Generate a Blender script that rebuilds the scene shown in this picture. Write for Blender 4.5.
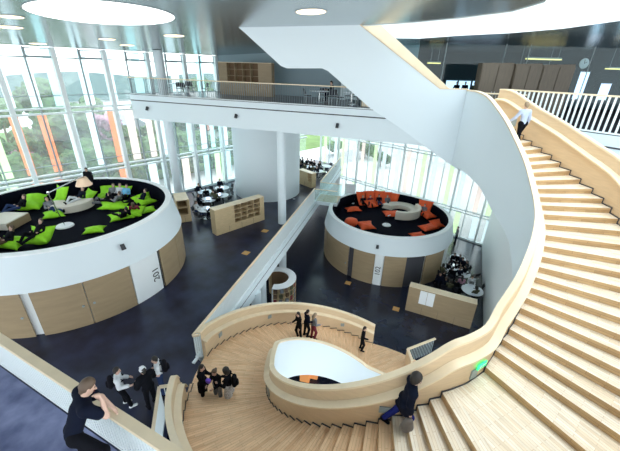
import bpy, bmesh, math, random
import numpy as np
from mathutils import Vector, Matrix

random.seed(7)
rng = np.random.default_rng(7)
for o in list(bpy.data.objects):
    bpy.data.objects.remove(o)
SC = bpy.context.scene
COL = SC.collection
PI = math.pi

# ------------------------------------------------------------------ camera
CZ = 10.5
FPX = 331.0
W = np.array([[0.722721, -0.312394, 0.616510], [0.690657, 0.293095, -0.661126], [0.025836, 0.903607, 0.427582]])
cam = bpy.data.cameras.new('camera')
cam.sensor_width = 36.0
cam.lens = FPX * 36.0 / 620.0
cam.clip_start = 0.05
cam.clip_end = 600
camo = bpy.data.objects.new('camera', cam)
COL.objects.link(camo)
camo.matrix_world = Matrix([[*W[0], 0], [*W[1], 0], [*W[2], CZ], [0, 0, 0, 1]])
SC.camera = camo

# ------------------------------------------------------------------ world and exposure
wd = bpy.data.worlds.new('sky')
SC.world = wd
wd.use_nodes = True
nt = wd.node_tree
nt.nodes.clear()
out = nt.nodes.new('ShaderNodeOutputWorld')
bg = nt.nodes.new('ShaderNodeBackground')
tc = nt.nodes.new('ShaderNodeTexCoord')
sep = nt.nodes.new('ShaderNodeSeparateXYZ')
rmp = nt.nodes.new('ShaderNodeValToRGB')
rmp.color_ramp.elements[0].position = 0.0
rmp.color_ramp.elements[0].color = (0.92, 0.98, 1.0, 1)
rmp.color_ramp.elements[1].position = 0.7
rmp.color_ramp.elements[1].color = (0.80, 0.93, 1.0, 1)
nt.links.new(tc.outputs['Generated'], sep.inputs[0])
nt.links.new(sep.outputs['Z'], rmp.inputs[0])
nt.links.new(rmp.outputs[0], bg.inputs[0])
bg.inputs[1].default_value = 1.55
nt.links.new(bg.outputs[0], out.inputs[0])
stair_fill = bpy.data.lights.new('stair_fill', 'SUN')  # added soft lamp aimed through the ceiling opening to brighten the stair
stair_fill.energy = 0.5
stair_fill.angle = math.radians(30)
stair_fill.color = (1.0, 0.97, 0.92)
stair_fill_obj = bpy.data.objects.new('stair_fill', stair_fill)
stair_fill_obj.rotation_euler = (math.radians(-22), math.radians(4), 0)
COL.objects.link(stair_fill_obj)
SC.view_settings.view_transform = 'Standard'
SC.view_settings.look = 'None'
SC.view_settings.gamma = 1
SC.view_settings.use_curve_mapping = False
SC.view_settings.exposure = 1.25


# ------------------------------------------------------------------ helpers
def ray(x, y):
    return W @ np.array([(x - 310.0) / FPX, -(y - 225.5) / FPX, -1.0])


def G(x, y, z):
    """the point of the horizontal level z that the photograph shows at x, y"""
    d = ray(x, y)
    t = (z - CZ) / d[2]
    return Vector((d[0] * t, d[1] * t, z))


def OX(x, y, X):
    d = ray(x, y)
    t = X / d[0]
    return Vector((X, d[1] * t, CZ + d[2] * t))


def OY(x, y, Y):
    d = ray(x, y)
    t = Y / d[1]
    return Vector((d[0] * t, Y, CZ + d[2] * t))


MATS = {}


def mat(name, col, rough=0.6, metal=0.0, var=0.0, scale=8.0, col2=None, spec=0.5, emit=0.0, bump=0.0, stretch=(1, 1, 1), detail=3.0):
    if name in MATS:
        return MATS[name]
    m = bpy.data.materials.new(name)
    m.use_nodes = True
    n = m.node_tree.nodes
    l = m.node_tree.links
    b = n['Principled BSDF']
    b.inputs['Base Color'].default_value = (*col, 1)
    b.inputs['Roughness'].default_value = rough
    b.inputs['Metallic'].default_value = metal
    b.inputs['Specular IOR Level'].default_value = spec
    if emit:
        b.inputs['Emission Color'].default_value = (*col, 1)
        b.inputs['Emission Strength'].default_value = emit
    if var or col2 or bump:
        t = n.new('ShaderNodeTexCoord')
        mp = n.new('ShaderNodeMapping')
        mp.inputs['Scale'].default_value = stretch
        nz = n.new('ShaderNodeTexNoise')
        nz.inputs['Scale'].default_value = scale
        nz.inputs['Detail'].default_value = detail
        l.new(t.outputs['Object'], mp.inputs[0])
        l.new(mp.outputs[0], nz.inputs['Vector'])
        r = n.new('ShaderNodeValToRGB')
        c2 = col2 or tuple(c * (1 - var) for c in col)
        r.color_ramp.elements[0].position = 0.3
        r.color_ramp.elements[1].position = 0.7
        r.color_ramp.elements[0].color = (*c2, 1)
        r.color_ramp.elements[1].color = (*col, 1)
        l.new(nz.outputs['Fac'], r.inputs[0])
        l.new(r.outputs[0], b.inputs['Base Color'])
        if bump:
            bp = n.new('ShaderNodeBump')
            bp.inputs['Strength'].default_value = bump
            l.new(nz.outputs['Fac'], bp.inputs['Height'])
            l.new(bp.outputs[0], b.inputs['Normal'])
    MATS[name] = m
    return m


def plank_mat(name, ca, cb, cm, bw=0.9, bh=0.07, rough=0.5):
    """planks along U, laid with a staggered brick pattern in the UV map (metres)"""
    m = bpy.data.materials.new(name)
    m.use_nodes = True
    n = m.node_tree.nodes
    l = m.node_tree.links
    b = n['Principled BSDF']
    b.inputs['Roughness'].default_value = rough
    uv = n.new('ShaderNodeUVMap')
    br = n.new('ShaderNodeTexBrick')
    br.inputs['Color1'].default_value = (*ca, 1)
    br.inputs['Color2'].default_value = (*cb, 1)
    br.inputs['Mortar'].default_value = (*cm, 1)
    br.inputs['Scale'].default_value = 1.0
    br.inputs['Brick Width'].default_value = bw
    br.inputs['Row Height'].default_value = bh
    br.inputs['Mortar Size'].default_value = 0.004
    br.inputs['Bias'].default_value = -0.1
    mp = n.new('ShaderNodeMapping')
    mp.inputs['Scale'].default_value = (1.5, 6, 1)
    nz = n.new('ShaderNodeTexNoise')
    nz.inputs['Scale'].default_value = 1.6
    nz.inputs['Detail'].default_value = 5
    l.new(uv.outputs[0], br.inputs['Vector'])
    l.new(uv.outputs[0], mp.inputs[0])
    l.new(mp.outputs[0], nz.inputs['Vector'])
    r = n.new('ShaderNodeMapRange')
    r.inputs[1].default_value = 0.3
    r.inputs[2].default_value = 0.7
    r.inputs[3].default_value = 0.88
    r.inputs[4].default_value = 1.06
    l.new(nz.outputs['Fac'], r.inputs[0])
    mx = n.new('ShaderNodeMix')
    mx.data_type = 'RGBA'
    mx.blend_type = 'MULTIPLY'
    mx.inputs[0].default_value = 1.0
    l.new(br.outputs['Color'], mx.inputs[6])
    l.new(r.outputs[0], mx.inputs[7])
    l.new(mx.outputs[2], b.inputs['Base Color'])
    MATS[name] = m
    return m


def glass_mat(name, tint, haze, gloss=0.08, hazecol=(0.9, 0.97, 1.0)):
    m = bpy.data.materials.new(name)
    m.use_nodes = True
    n = m.node_tree.nodes
    l = m.node_tree.links
    n.clear()
    o = n.new('ShaderNodeOutputMaterial')
    tr = n.new('ShaderNodeBsdfTransparent')
    tr.inputs[0].default_value = (*tint, 1)
    df = n.new('ShaderNodeBsdfTranslucent')
    df.inputs[0].default_value = (*hazecol, 1)
    gl = n.new('ShaderNodeBsdfGlossy')
    gl.inputs['Roughness'].default_value = 0.03
    m1 = n.new('ShaderNodeMixShader')
    m1.inputs[0].default_value = haze
    m2 = n.new('ShaderNodeMixShader')
    m2.inputs[0].default_value = gloss
    l.new(tr.outputs[0], m1.inputs[1])
    l.new(df.outputs[0], m1.inputs[2])
    l.new(m1.outputs[0], m2.inputs[1])
    l.new(gl.outputs[0], m2.inputs[2])
    l.new(m2.outputs[0], o.inputs[0])
    MATS[name] = m
    return m


class MB:
    """collects vertices and faces of one mesh"""

    def __init__(s):
        s.v = []
        s.f = []
        s.uv = []

    def face(s, pts, uvs=None):
        i = len(s.v)
        s.v += [tuple(p) for p in pts]
        s.f.append(tuple(range(i, i + len(pts))))
        s.uv += list(uvs) if uvs else [(0, 0)] * len(pts)
        return s

    def hexa(s, a, b):
        """eight corners: a = lower ring of four, b = upper ring of four"""
        i = len(s.v)
        s.v += [tuple(p) for p in a] + [tuple(p) for p in b]
        for q in ((3, 2, 1, 0), (4, 5, 6, 7), (0, 1, 5, 4), (1, 2, 6, 5), (2, 3, 7, 6), (3, 0, 4, 7)):
            s.f.append(tuple(i + k for k in q))
            s.uv += [(0, 0)] * 4
        return s

    def box(s, c, d, rz=0.0, M=None):
        cx, cy, cz = c
        x, y, z = d[0] / 2, d[1] / 2, d[2] / 2
        ca, sa = math.cos(rz), math.sin(rz)
        R = lambda px, py, pz: (cx + px * ca - py * sa, cy + px * sa + py * ca, cz + pz)
        ring = [(-x, -y), (x, -y), (x, y), (-x, y)]
        a = [R(p, q, -z) for p, q in ring]
        b = [R(p, q, z) for p, q in ring]
        if M is not None:
            a = [M @ Vector(p) for p in a]
            b = [M @ Vector(p) for p in b]
        return s.hexa(a, b)

    def beam(s, p0, p1, w, h, up=(0, 0, 1)):
        p0, p1, up = Vector(p0), Vector(p1), Vector(up)
        d = (p1 - p0).normalized()
        if abs(d.dot(up)) > 0.98:
            up = Vector((1, 0, 0))
        sd = d.cross(up).normalized() * w / 2
        u = sd.cross(d).normalized() * h / 2
        return s.hexa([p0 - sd - u, p0 + sd - u, p0 + sd + u, p0 - sd + u], [p1 - sd - u, p1 + sd - u, p1 + sd + u, p1 - sd + u])

    def tube(s, p0, p1, r0, r1=None, n=10, caps=True):
        r1 = r0 if r1 is None else r1
        p0, p1 = Vector(p0), Vector(p1)
        d = (p1 - p0).normalized()
        up = Vector((0, 0, 1)) if abs(d.z) < 0.95 else Vector((1, 0, 0))
        a = d.cross(up).normalized()
        b = a.cross(d)
        i = len(s.v)
        for p, r in ((p0, r0), (p1, r1)):
            for k in range(n):
                t = 2 * PI * k / n
                s.v.append(tuple(p + (a * math.cos(t) + b * math.sin(t)) * r))
        for k in range(n):
            k2 = (k + 1) % n
            s.f.append((i + k, i + k2, i + n + k2, i + n + k))
            s.uv += [(0, 0)] * 4
        if caps:
            s.f.append(tuple(i + k for k in reversed(range(n))))
            s.uv += [(0, 0)] * n
            s.f.append(tuple(i + n + k for k in range(n)))
            s.uv += [(0, 0)] * n
        return s

    def lathe(s, c, prof, n=48, a0=0.0, a1=2 * PI):
        """prof: closed or open list of (r, z) swept round the vertical through c"""
        full = abs(a1 - a0 - 2 * PI) < 1e-6
        m = n if full else n + 1
        i = len(s.v)
        for k in range(m):
            t = a0 + (a1 - a0) * k / n
            for r, z in prof:
                s.v.append((c[0] + r * math.cos(t), c[1] + r * math.sin(t), c[2] + z))
        L = len(prof)
        for k in range(n):
            k2 = (k + 1) % m
            for j in range(L - 1):
                s.f.append((i + k * L + j, i + k2 * L + j, i + k2 * L + j + 1, i + k * L + j + 1))
                s.uv += [(0, 0)] * 4
        if not full and prof[0] == prof[-1]:
            s.f.append(tuple(i + j for j in range(L - 1)))
            s.uv += [(0, 0)] * (L - 1)
            s.f.append(tuple(i + n * L + j for j in reversed(range(L - 1))))
            s.uv += [(0, 0)] * (L - 1)
        return s

    def sweep(s, rings, closed=True, caps=True, L=None):
        """rings: list of equally long point lists"""
        i = len(s.v)
        m = len(rings[0])
        for r in rings:
            s.v += [tuple(p) for p in r]
        acc = 0.0
        for k in range(len(rings) - 1):
            st = (Vector(rings[k + 1][0]) - Vector(rings[k][0])).length
            for j in range(m if closed else m - 1):
                j2 = (j + 1) % m
                s.f.append((i + k * m + j, i + k * m + j2, i + (k + 1) * m + j2, i + (k + 1) * m + j))
                s.uv += [(acc, j * .1), (acc, j * .1 + .1), (acc + st, j * .1 + .1), (acc + st, j * .1)]
            acc += st
        if caps and closed:
            s.f.append(tuple(i + j for j in reversed(range(m))))
            s.uv += [(0, 0)] * m
            s.f.append(tuple(i + (len(rings) - 1) * m + j for j in range(m)))
            s.uv += [(0, 0)] * m
        return s

    def build(s, name, material, parent=None, smooth=False, label=None, bevel=0.0):
        me = bpy.data.meshes.new(name)
        me.from_pydata(s.v, [], s.f)
        uvl = me.uv_layers.new(name='UVMap')
        if len(s.uv) == len(me.loops):
            uvl.data.foreach_set('uv', np.array(s.uv, dtype=np.float32).ravel())
        bm = bmesh.new()
        bm.from_mesh(me)
        bmesh.ops.remove_doubles(bm, verts=bm.verts, dist=1e-5)
        bmesh.ops.recalc_face_normals(bm, faces=bm.faces)
        bm.to_mesh(me)
        bm.free()
        if isinstance(material, str):
            material = MATS[material]
        me.materials.append(material)
        if smooth:
            me.polygons.foreach_set('use_smooth', [True] * len(me.polygons))
            try:
                me.set_sharp_from_angle(angle=math.radians(40))
            except Exception:
                pass
        o = bpy.data.objects.new(name, me)
        COL.objects.link(o)
        if parent:
            o.parent = parent
        if label:
            o['label'] = label
        if bevel:
            bv = o.modifiers.new('bevel', 'BEVEL')
            bv.width = bevel
            bv.segments = 2
            bv.limit_method = 'ANGLE'
        return o


def tag(o, label=None, cat=None, group=None, kind=None):
    if label: o['label'] = label
    if cat: o['category'] = cat
    if group: o['group'] = group
    if kind: o['kind'] = kind
    return o


def empty(name, loc=(0, 0, 0), rz=0.0, label=None, cat=None, group=None, kind=None):
    o = bpy.data.objects.new(name, None)
    o.empty_display_size = 0.2
    o.location = loc
    o.rotation_euler = (0, 0, rz)
    COL.objects.link(o)
    return tag(o, label, cat, group, kind)


def copy_tree(o, parent=None):
    c = o.copy()
    COL.objects.link(c)
    if parent: c.parent = parent
    for ch in list(o.children):
        copy_tree(ch, c)
    return c


def place(o, loc, rz=0.0, label=None, group=None, s=None):
    o.location = loc
    o.rotation_euler = (0, 0, rz)
    if label: o['label'] = label
    if group: o['group'] = group
    if s: o.scale = (s, s, s)
    return o


def poly_prism(pts, z0, z1):
    m = MB()
    n = len(pts)
    m.face([(x, y, z1) for x, y in pts], [(x, y) for x, y in pts])
    m.face([(x, y, z0) for x, y in reversed(pts)])
    for i in range(n):
        a, b = pts[i], pts[(i + 1) % n]
        m.face([(*a, z0), (*b, z0), (*b, z1), (*a, z1)])
    return m


def interp(xs, ys, x):
    ys = np.array(ys, float)
    if ys.ndim == 1:
        return float(np.interp(x, xs, ys))
    return np.array([np.interp(x, xs, ys[:, k]) for k in range(ys.shape[1])])


def smooth_path(pts, n):
    """Catmull-Rom through pts (numpy rows), n samples"""
    P = np.array(pts, float)
    Q = np.vstack([2 * P[0] - P[1], P, 2 * P[-1] - P[-2]])
    res = []
    for t in np.linspace(0, len(P) - 1 - 1e-9, n):
        i = int(t)
        u = t - i
        a, b, c, d = Q[i], Q[i + 1], Q[i + 2], Q[i + 3]
        res.append(0.5 * ((2 * b) + (c - a) * u + (2 * a - 5 * b + 4 * c - d) * u * u + (3 * b - a - 3 * c + d) * u ** 3))
    return np.array(res)


# ------------------------------------------------------------------ materials
mat('white_plaster', (0.72, 0.80, 0.84), 0.65)
mat('white_paint', (0.84, 0.88, 0.89), 0.5)
mat('white_steel', (0.78, 0.84, 0.85), 0.4)
mat('grey_steel', (0.30, 0.36, 0.38), 0.4)
mat('balustrade_wood', (0.74, 0.56, 0.36), 0.5, var=0.10, scale=2.2, stretch=(1, 1, 9))
mat('coping_wood', (0.85, 0.70, 0.49), 0.45, var=0.08, scale=3)
mat('shelf_wood', (0.60, 0.45, 0.26), 0.5, var=0.16, scale=1.6, stretch=(2, 2, 10))
mat('shelf_dark', (0.17, 0.10, 0.05), 0.7)
mat('panel_wood', (0.37, 0.275, 0.165), 0.5, var=0.14, scale=1.1, stretch=(1, 1, 6))
mat('dark_oak', (0.105, 0.083, 0.058), 0.5, var=0.25, scale=2, stretch=(8, 8, 1))
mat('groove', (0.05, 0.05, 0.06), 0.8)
mat('soft_black', (0.006, 0.006, 0.010), 0.8, spec=0.15)
mat('black_plastic', (0.02, 0.022, 0.028), 0.45)
mat('charcoal_chair', (0.025, 0.028, 0.04), 0.5)
mat('chrome', (0.75, 0.77, 0.78), 0.2, metal=1.0)
mat('navy_carpet', (0.022, 0.029, 0.070), 0.36, col2=(0.005, 0.0065, 0.019), scale=1.1, spec=0.35, detail=8)
mat('lower_carpet', (0.018, 0.024, 0.048), 0.26, col2=(0.006, 0.008, 0.020), scale=1.1, spec=0.35, detail=8)
mat('blue_floor', (0.26, 0.29, 0.48), 0.5, col2=(0.06, 0.075, 0.17), scale=2.0, spec=0.5, detail=9)
mat('drum_carpet', (0.0035, 0.0045, 0.012), 0.95, var=0.3, scale=6, spec=0.08)
mat('table_top', (0.72, 0.78, 0.84), 0.35)
mat('lime_fabric', (0.36, 0.86, 0.02), 0.75, var=0.18, scale=3)
mat('red_fabric', (1.0, 0.13, 0.03), 0.7, var=0.18, scale=3)
mat('cream_sofa', (0.78, 0.72, 0.62), 0.7, var=0.05, scale=2)
mat('orange_plate', (0.62, 0.34, 0.10), 0.5)
mat('paper_white', (0.85, 0.88, 0.9), 0.5)
mat('exit_green', (0.02, 0.75, 0.18), 0.5, emit=1.2)
mat('lamp_disc', (0.97, 1.0, 1.0), 0.5, emit=1.6)
mat('warm_disc', (1.0, 0.80, 0.52), 0.5, emit=1.25)
mat('yellow_strip', (1.0, 0.82, 0.30), 0.5, emit=0.8)
mat('screen_pane_glow', (0.65, 0.80, 1.0), 0.5, emit=0.8)  # laptop screens, and window panes made to glow for light behind them
mat('teal_pane_glow', (0.45, 0.72, 0.75), 0.4, emit=0.25)  # glow painted into window panes for the light behind
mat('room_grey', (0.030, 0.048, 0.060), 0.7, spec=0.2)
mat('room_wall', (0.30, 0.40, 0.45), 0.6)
mat('paving', (0.60, 0.57, 0.56), 0.8, var=0.12, scale=0.3)
mat('asphalt', (0.40, 0.38, 0.40), 0.8, var=0.15, scale=0.5)
mat('lawn', (0.16, 0.26, 0.08), 0.9, var=0.3, scale=0.4)
mat('leaf_green', (0.075, 0.15, 0.035), 0.8, col2=(0.012, 0.035, 0.01), scale=2.2, bump=0.6)
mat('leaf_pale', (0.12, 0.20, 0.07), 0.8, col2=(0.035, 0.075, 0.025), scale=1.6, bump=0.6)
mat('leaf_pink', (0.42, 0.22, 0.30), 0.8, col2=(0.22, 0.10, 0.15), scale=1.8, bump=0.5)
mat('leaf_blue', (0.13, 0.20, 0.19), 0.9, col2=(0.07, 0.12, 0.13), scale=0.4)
mat('bark', (0.12, 0.08, 0.05), 0.9)
mat('roof_red', (0.36, 0.14, 0.10), 0.8)
mat('roof_grey', (0.30, 0.32, 0.36), 0.8)
mat('house_white', (0.80, 0.80, 0.80), 0.8)
mat('house_window', (0.20, 0.24, 0.27), 0.3)
mat('balcony_orange', (0.85, 0.33, 0.10), 0.7)
mat('hair_dark', (0.016, 0.012, 0.010), 0.6)
mat('hair_brown', (0.11, 0.07, 0.045), 0.6)
mat('hair_fair', (0.30, 0.22, 0.14), 0.6)
mat('skin_light', (0.62, 0.40, 0.31), 0.55)
mat('skin_tan', (0.40, 0.24, 0.17), 0.55)
mat('eye_dark', (0.02, 0.02, 0.02), 0.3)
CLOTH = {'black': (0.006, 0.0065, 0.010), 'navy': (0.006, 0.009, 0.022), 'jeans': (0.035, 0.06, 0.15), 'white': (0.74, 0.77, 0.80),
         'lightblue': (0.50, 0.60, 0.80), 'grey': (0.22, 0.23, 0.25), 'brown': (0.14, 0.09, 0.06), 'red': (0.42, 0.05, 0.08), 'pink': (0.65, 0.36, 0.48),
         'cyan': (0.20, 0.55, 0.85), 'darkred': (0.22, 0.04, 0.06), 'olive': (0.10, 0.10, 0.06), 'cobalt': (0.02, 0.03, 0.22), 'pattern': (0.85, 0.83, 0.84)}
for k_, c_ in CLOTH.items():
    mat('cloth_' + k_, c_, 0.9, spec=0.12, var=0.15 if k_ != 'pattern' else 0.6, scale=6 if k_ != 'pattern' else 22)
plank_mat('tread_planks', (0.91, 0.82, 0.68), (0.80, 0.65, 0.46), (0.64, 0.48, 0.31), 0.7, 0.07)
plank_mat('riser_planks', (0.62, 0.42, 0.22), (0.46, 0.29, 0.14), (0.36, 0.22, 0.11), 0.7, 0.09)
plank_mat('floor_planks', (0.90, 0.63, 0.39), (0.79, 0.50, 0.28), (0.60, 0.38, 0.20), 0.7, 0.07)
glass_mat('window_glass', (0.95, 0.99, 0.98), 0.07, 0.04)
glass_mat('rail_glass', (0.86, 0.95, 0.94), 0.15, 0.08)
glass_mat('room_glass', (0.80, 0.90, 0.92), 0.004, 0.018)
glass_mat('louvre_white', (0.75, 0.88, 0.92), 0.75, 0.03, (0.95, 0.98, 1.0))
glass_mat('louvre_cyan', (0.75, 0.96, 0.98), 0.6, 0.03, (0.80, 0.98, 1.0))
glass_mat('louvre_orange', (0.98, 0.70, 0.56), 0.75, 0.03, (1.0, 0.46, 0.29))
glass_mat('louvre_lime', (0.88, 0.98, 0.72), 0.7, 0.03, (0.88, 1.0, 0.72))
glass_mat('louvre_pink', (0.98, 0.85, 0.82), 0.7, 0.03, (1.0, 0.85, 0.80))


for k_, w_, r_ in (('navy_carpet', .12, .25), ('lower_carpet', .35, .16)):
    b_ = MATS[k_].node_tree.nodes['Principled BSDF']
    b_.inputs['Coat Weight'].default_value = w_
    b_.inputs['Coat Roughness'].default_value = r_


def ceiling_material():
    m = bpy.data.materials.new('ceiling_metal')
    m.use_nodes = True
    n = m.node_tree.nodes
    l = m.node_tree.links
    b = n['Principled BSDF']
    b.inputs['Base Color'].default_value = (0.40, 0.46, 0.48, 1)
    b.inputs['Metallic'].default_value = 0.65
    b.inputs['Roughness'].default_value = 0.22
    t = n.new('ShaderNodeTexCoord')
    wv = n.new('ShaderNodeTexWave')
    wv.wave_type = 'BANDS'
    wv.bands_direction = 'Y'
    wv.inputs['Scale'].default_value = 1.7
    wv.inputs['Distortion'].default_value = 1.5
    bp = n.new('ShaderNodeBump')
    bp.inputs['Strength'].default_value = 0.06
    l.new(t.outputs['Object'], wv.inputs['Vector'])
    l.new(wv.outputs['Fac'], bp.inputs['Height'])
    l.new(bp.outputs[0], b.inputs['Normal'])
    MATS['ceiling_metal'] = m


ceiling_material()


def ceil_z(x):
    return 11.32 + 0.052 * (x + 28)


def CP(px, py):
    """point of the sloping ceiling"""
    d = ray(px, py)
    # CZ + d.z t = 11.32 + .052 (d.x t + 28)
    t = (11.32 + 0.052 * 28 - CZ) / (d[2] - 0.052 * d[0])
    return Vector((d[0] * t, d[1] * t, CZ + d[2] * t))


# ================================================================== STRUCTURE
ZL = -4.0      # lower floor
Z8 = 8.47      # upper level
EA, EB = Vector((-9.75, 4.05)), Vector((-24.15, 31.0))      # edge of the middle deck
CEN = Vector((-4.3, 7.75))


def polar(a, r):
    t = math.radians(a)
    return (CEN.x + r * math.cos(t), CEN.y + r * math.sin(t))


# middle deck (carpet at z = 0)
deckA = [(-28, -16), (-6.0, -16), (-6.2, 0.85), (-8.43, 2.16)] + [polar(a, 6.25) for a in (231, 226, 221, 216)] + [(EA.x, EA.y), (EB.x, EB.y), (-28, 31)]
tag(poly_prism(deckA, -0.75, 0.0).build('floor', 'navy_carpet'), kind='structure')
tag(poly_prism([(-28, -16), (8, -16), (8, 31), (-28, 31)], ZL - 0.4, ZL).build('floor_lower', 'lower_carpet'), kind='structure')
# pale band of floor along the lower windows
# near deck under the leaning man
nd = Vector((4.5, 1.4)).normalized()
nn = Vector((-nd.y, nd.x))
np0 = Vector((-5.93, 0.10)) * 0.885
ZN = 4.75
e0, e1 = np0 - nd * 9, np0 + nd * 4.6
tag(poly_prism([tuple(e0 - nn * 8), tuple(e1 - nn * 8), tuple(e1), tuple(e0)], ZN - 0.4, ZN).build('floor_near_deck', 'blue_floor'), kind='structure')

# balcony of the upper level
bd = Vector((math.cos(math.radians(203)), math.sin(math.radians(203))))
bn = Vector((bd.y, -bd.x))            # away from the atrium
if bn.y < 0: bn = -bn
bp0 = Vector((-16.7, 14.6))
tL = (-27.9 - bp0.x) / bd.x
B0, B1 = bp0 + bd * (-13.5), bp0 + bd * tL
bal = [tuple(B0), tuple(B1), (-27.9, 24), tuple(B0 + Vector((0, 10)))]
tag(poly_prism(bal, 6.74, Z8 - 0.02).build('floor_balcony', 'white_plaster'), kind='structure')
tag(poly_prism([tuple(Vector(p) + bn * 0.0) for p in bal], Z8 - 0.02, Z8).build('floor_balcony_carpet', 'navy_carpet'), kind='structure')
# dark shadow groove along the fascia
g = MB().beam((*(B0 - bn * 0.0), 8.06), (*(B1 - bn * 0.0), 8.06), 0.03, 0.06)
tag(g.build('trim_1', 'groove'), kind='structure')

# ceiling with its oval opening ------------------------------------------------
near = [CP(*p) for p in ((345, 26.5), (372, 25), (415, 22.3), (460, 18), (511, 11.5), (545, 1.5))]
farp = [CP(*p) for p in ((380, 37.5), (420, 38), (460, 35), (510, 32.5), (563, 28), (620, 20))]
hole = [(p.x, p.y) for p in near] + [(-0.6, 5.2), (2.5, 4.6), (5.0, 6.5), (5.5, 10.0), (3.5, 14.5), (1.0, 17.6)] + [(p.x, p.y) for p in reversed(farp)]


def ceiling():
    bm = bmesh.new()
    outer = [(-28.0, -16), (14, -16), (14, 44), (-28.0, 44)]
    ov = [bm.verts.new((x, y, ceil_z(x))) for x, y in outer]
    hv = [bm.verts.new((x, y, ceil_z(x))) for x, y in hole]
    ed = []
    for vs in (ov, hv):
        for i in range(len(vs)):
            ed.append(bm.edges.new((vs[i], vs[(i + 1) % len(vs)])))
    bmesh.ops.triangle_fill(bm, use_beauty=True, use_dissolve=False, edges=ed)
    me = bpy.data.meshes.new('ceiling')
    bm.to_mesh(me)
    bm.free()
    me.materials.append(MATS['ceiling_metal'])
    o = bpy.data.objects.new('ceiling', me)
    COL.objects.link(o)
    return tag(o, kind='structure')


ceiling()
# white rim rising round the oval opening, and the pale band one tier higher
m = MB()
n_ = len(hole)
for i in range(n_):
    a, b = hole[i], hole[(i + 1) % n_]
    m.face([(*a, ceil_z(a[0]) - 0.03), (*b, ceil_z(b[0]) - 0.03), (*b, ceil_z(b[0]) + 2.6), (*a, ceil_z(a[0]) + 2.6)])
tag(m.build('trim_2', 'white_paint', smooth=True), kind='structure')

# ------------------------------------------------------------ facades
YB = 2.9
ys = [-14.55 + YB * i for i in range(16)]          # thick mullions: 5.75, 8.65 ...
Xf = -28.0
zt = 11.3


def facade_left():
    n = 0
    for i in range(len(ys) - 1):
        y0, y1 = ys[i], ys[i + 1]
        if y1 > 32: break
        n += 1
        w = empty(f'window_{n}', (0, 0, 0), kind='structure')
        f = MB()
        f.box((Xf + .1, y0, zt / 2 - 0.2), (0.5, 0.26, zt + 0.4))          # thick mullion
        f.build('mullion', 'white_steel', w)
        f = MB()
        ym = (y0 + y1) / 2
        f.box((Xf, ym, zt / 2), (0.12, 0.09, zt))
        f.box((Xf, ym, 10.72), (0.08, YB, 0.07))
        f.box((Xf, ym, 8.5), (0.06, YB, 0.05))
        f.box((Xf, ym, 4.05), (0.06, YB, 0.05))
        f.build('transom', 'grey_steel', w)
        f = MB()
        f.box((Xf + .05, ym, 7.72), (0.22, YB, 0.11)).box((Xf + .05, ym, 7.40), (0.22, YB, 0.11))
        f.box((Xf + .05, ym, 3.45), (0.22, YB, 0.11)).box((Xf + .05, ym, 3.13), (0.22, YB, 0.11))
        f.box((Xf, ym, 0.1), (0.2, YB, 0.2))
        f.build('rail', 'white_steel', w)
        # opening light at the top, framed in dark metal
        f = MB()
        yb = (ym + y1) / 2
        for zz in (10.78, 11.22): f.box((Xf + .04, yb, zz), (0.07, YB / 2 - .1, 0.06))
        for yy in (ym + .06, y1 - .12): f.box((Xf + .04, yy, 11.0), (0.07, 0.06, 0.5))
        f.build('vent_frame', 'grey_steel', w)
        MB().box((Xf, ym, zt / 2), (0.02, YB - 0.1, zt - .1)).build('pane', 'window_glass', w)
    return n


nwin = facade_left()
XB = [-27.44 + 1.42 * i for i in range(22)]
Yf = 31.0


def facade_back():
    n = nwin
    for i in range(0, 20, 2):
        x0, x1, x2 = XB[i], XB[i + 1], XB[i + 2]
        if x2 > 4: break
        n += 1
        w = empty(f'window_{n}', (0, 0, 0), kind='structure')
        xm = (x0 + x2) / 2
        f = MB()
        f.box((x0, Yf, 1.4), (0.14, 0.24, 10.8))
        f.build('mullion', 'white_steel', w)
        f = MB()
        f.box((x1, Yf, 1.4), (0.07, 0.10, 10.8))
        f.build('glazing_bar', 'white_steel', w)
        f = MB()
        for zz in (3.62, 3.36, -1.12, -1.38): f.box((xm, Yf - .05, zz), (x2 - x0, 0.2, 0.08))
        f.box((xm, Yf, -3.92), (x2 - x0, 0.2, 0.16))
        f.build('transom', 'white_steel', w)
        MB().box((xm, Yf, 1.4), (x2 - x0, 0.02, 10.8)).build('pane', 'window_glass', w)
    return n


facade_back()
# white end walls
tag(MB().beam((-6.75, 31, 1.0), (-1.55, 15.75, 1.0), 0.25, 10.0).build('wall_right', 'white_paint'), kind='structure')
tag(MB().box((-26.0, 30.8, -2.4), (4.0, 0.2, 3.1)).build('wall_back', 'white_paint'), kind='structure')
# white cylindrical core
tag(MB().lathe((-23.14, 18.87, 0), [(2.95, 0), (2.95, 6.74)], 72).build('wall_core', 'white_plaster', smooth=True), kind='structure')

# columns
def column(name, x, y, z0, z1, r):
    return tag(MB().tube((x, y, z0), (x, y, z1), r, n=32).build(name, 'white_plaster', smooth=True), kind='structure')


column('column_1', -16.9, 15.05, -4.0, 6.84, 0.30)
column('column_2', -25.9, 11.55, 0.0, 11.4, 0.34)
column('column_3', -13.9, 10.6, ZL, -0.7, 0.28)
column('column_4', -12.3, 8.95, ZL, -0.7, 0.28)

# ================================================================== SPIRAL STAIR
K = 1 / 6.0
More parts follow.
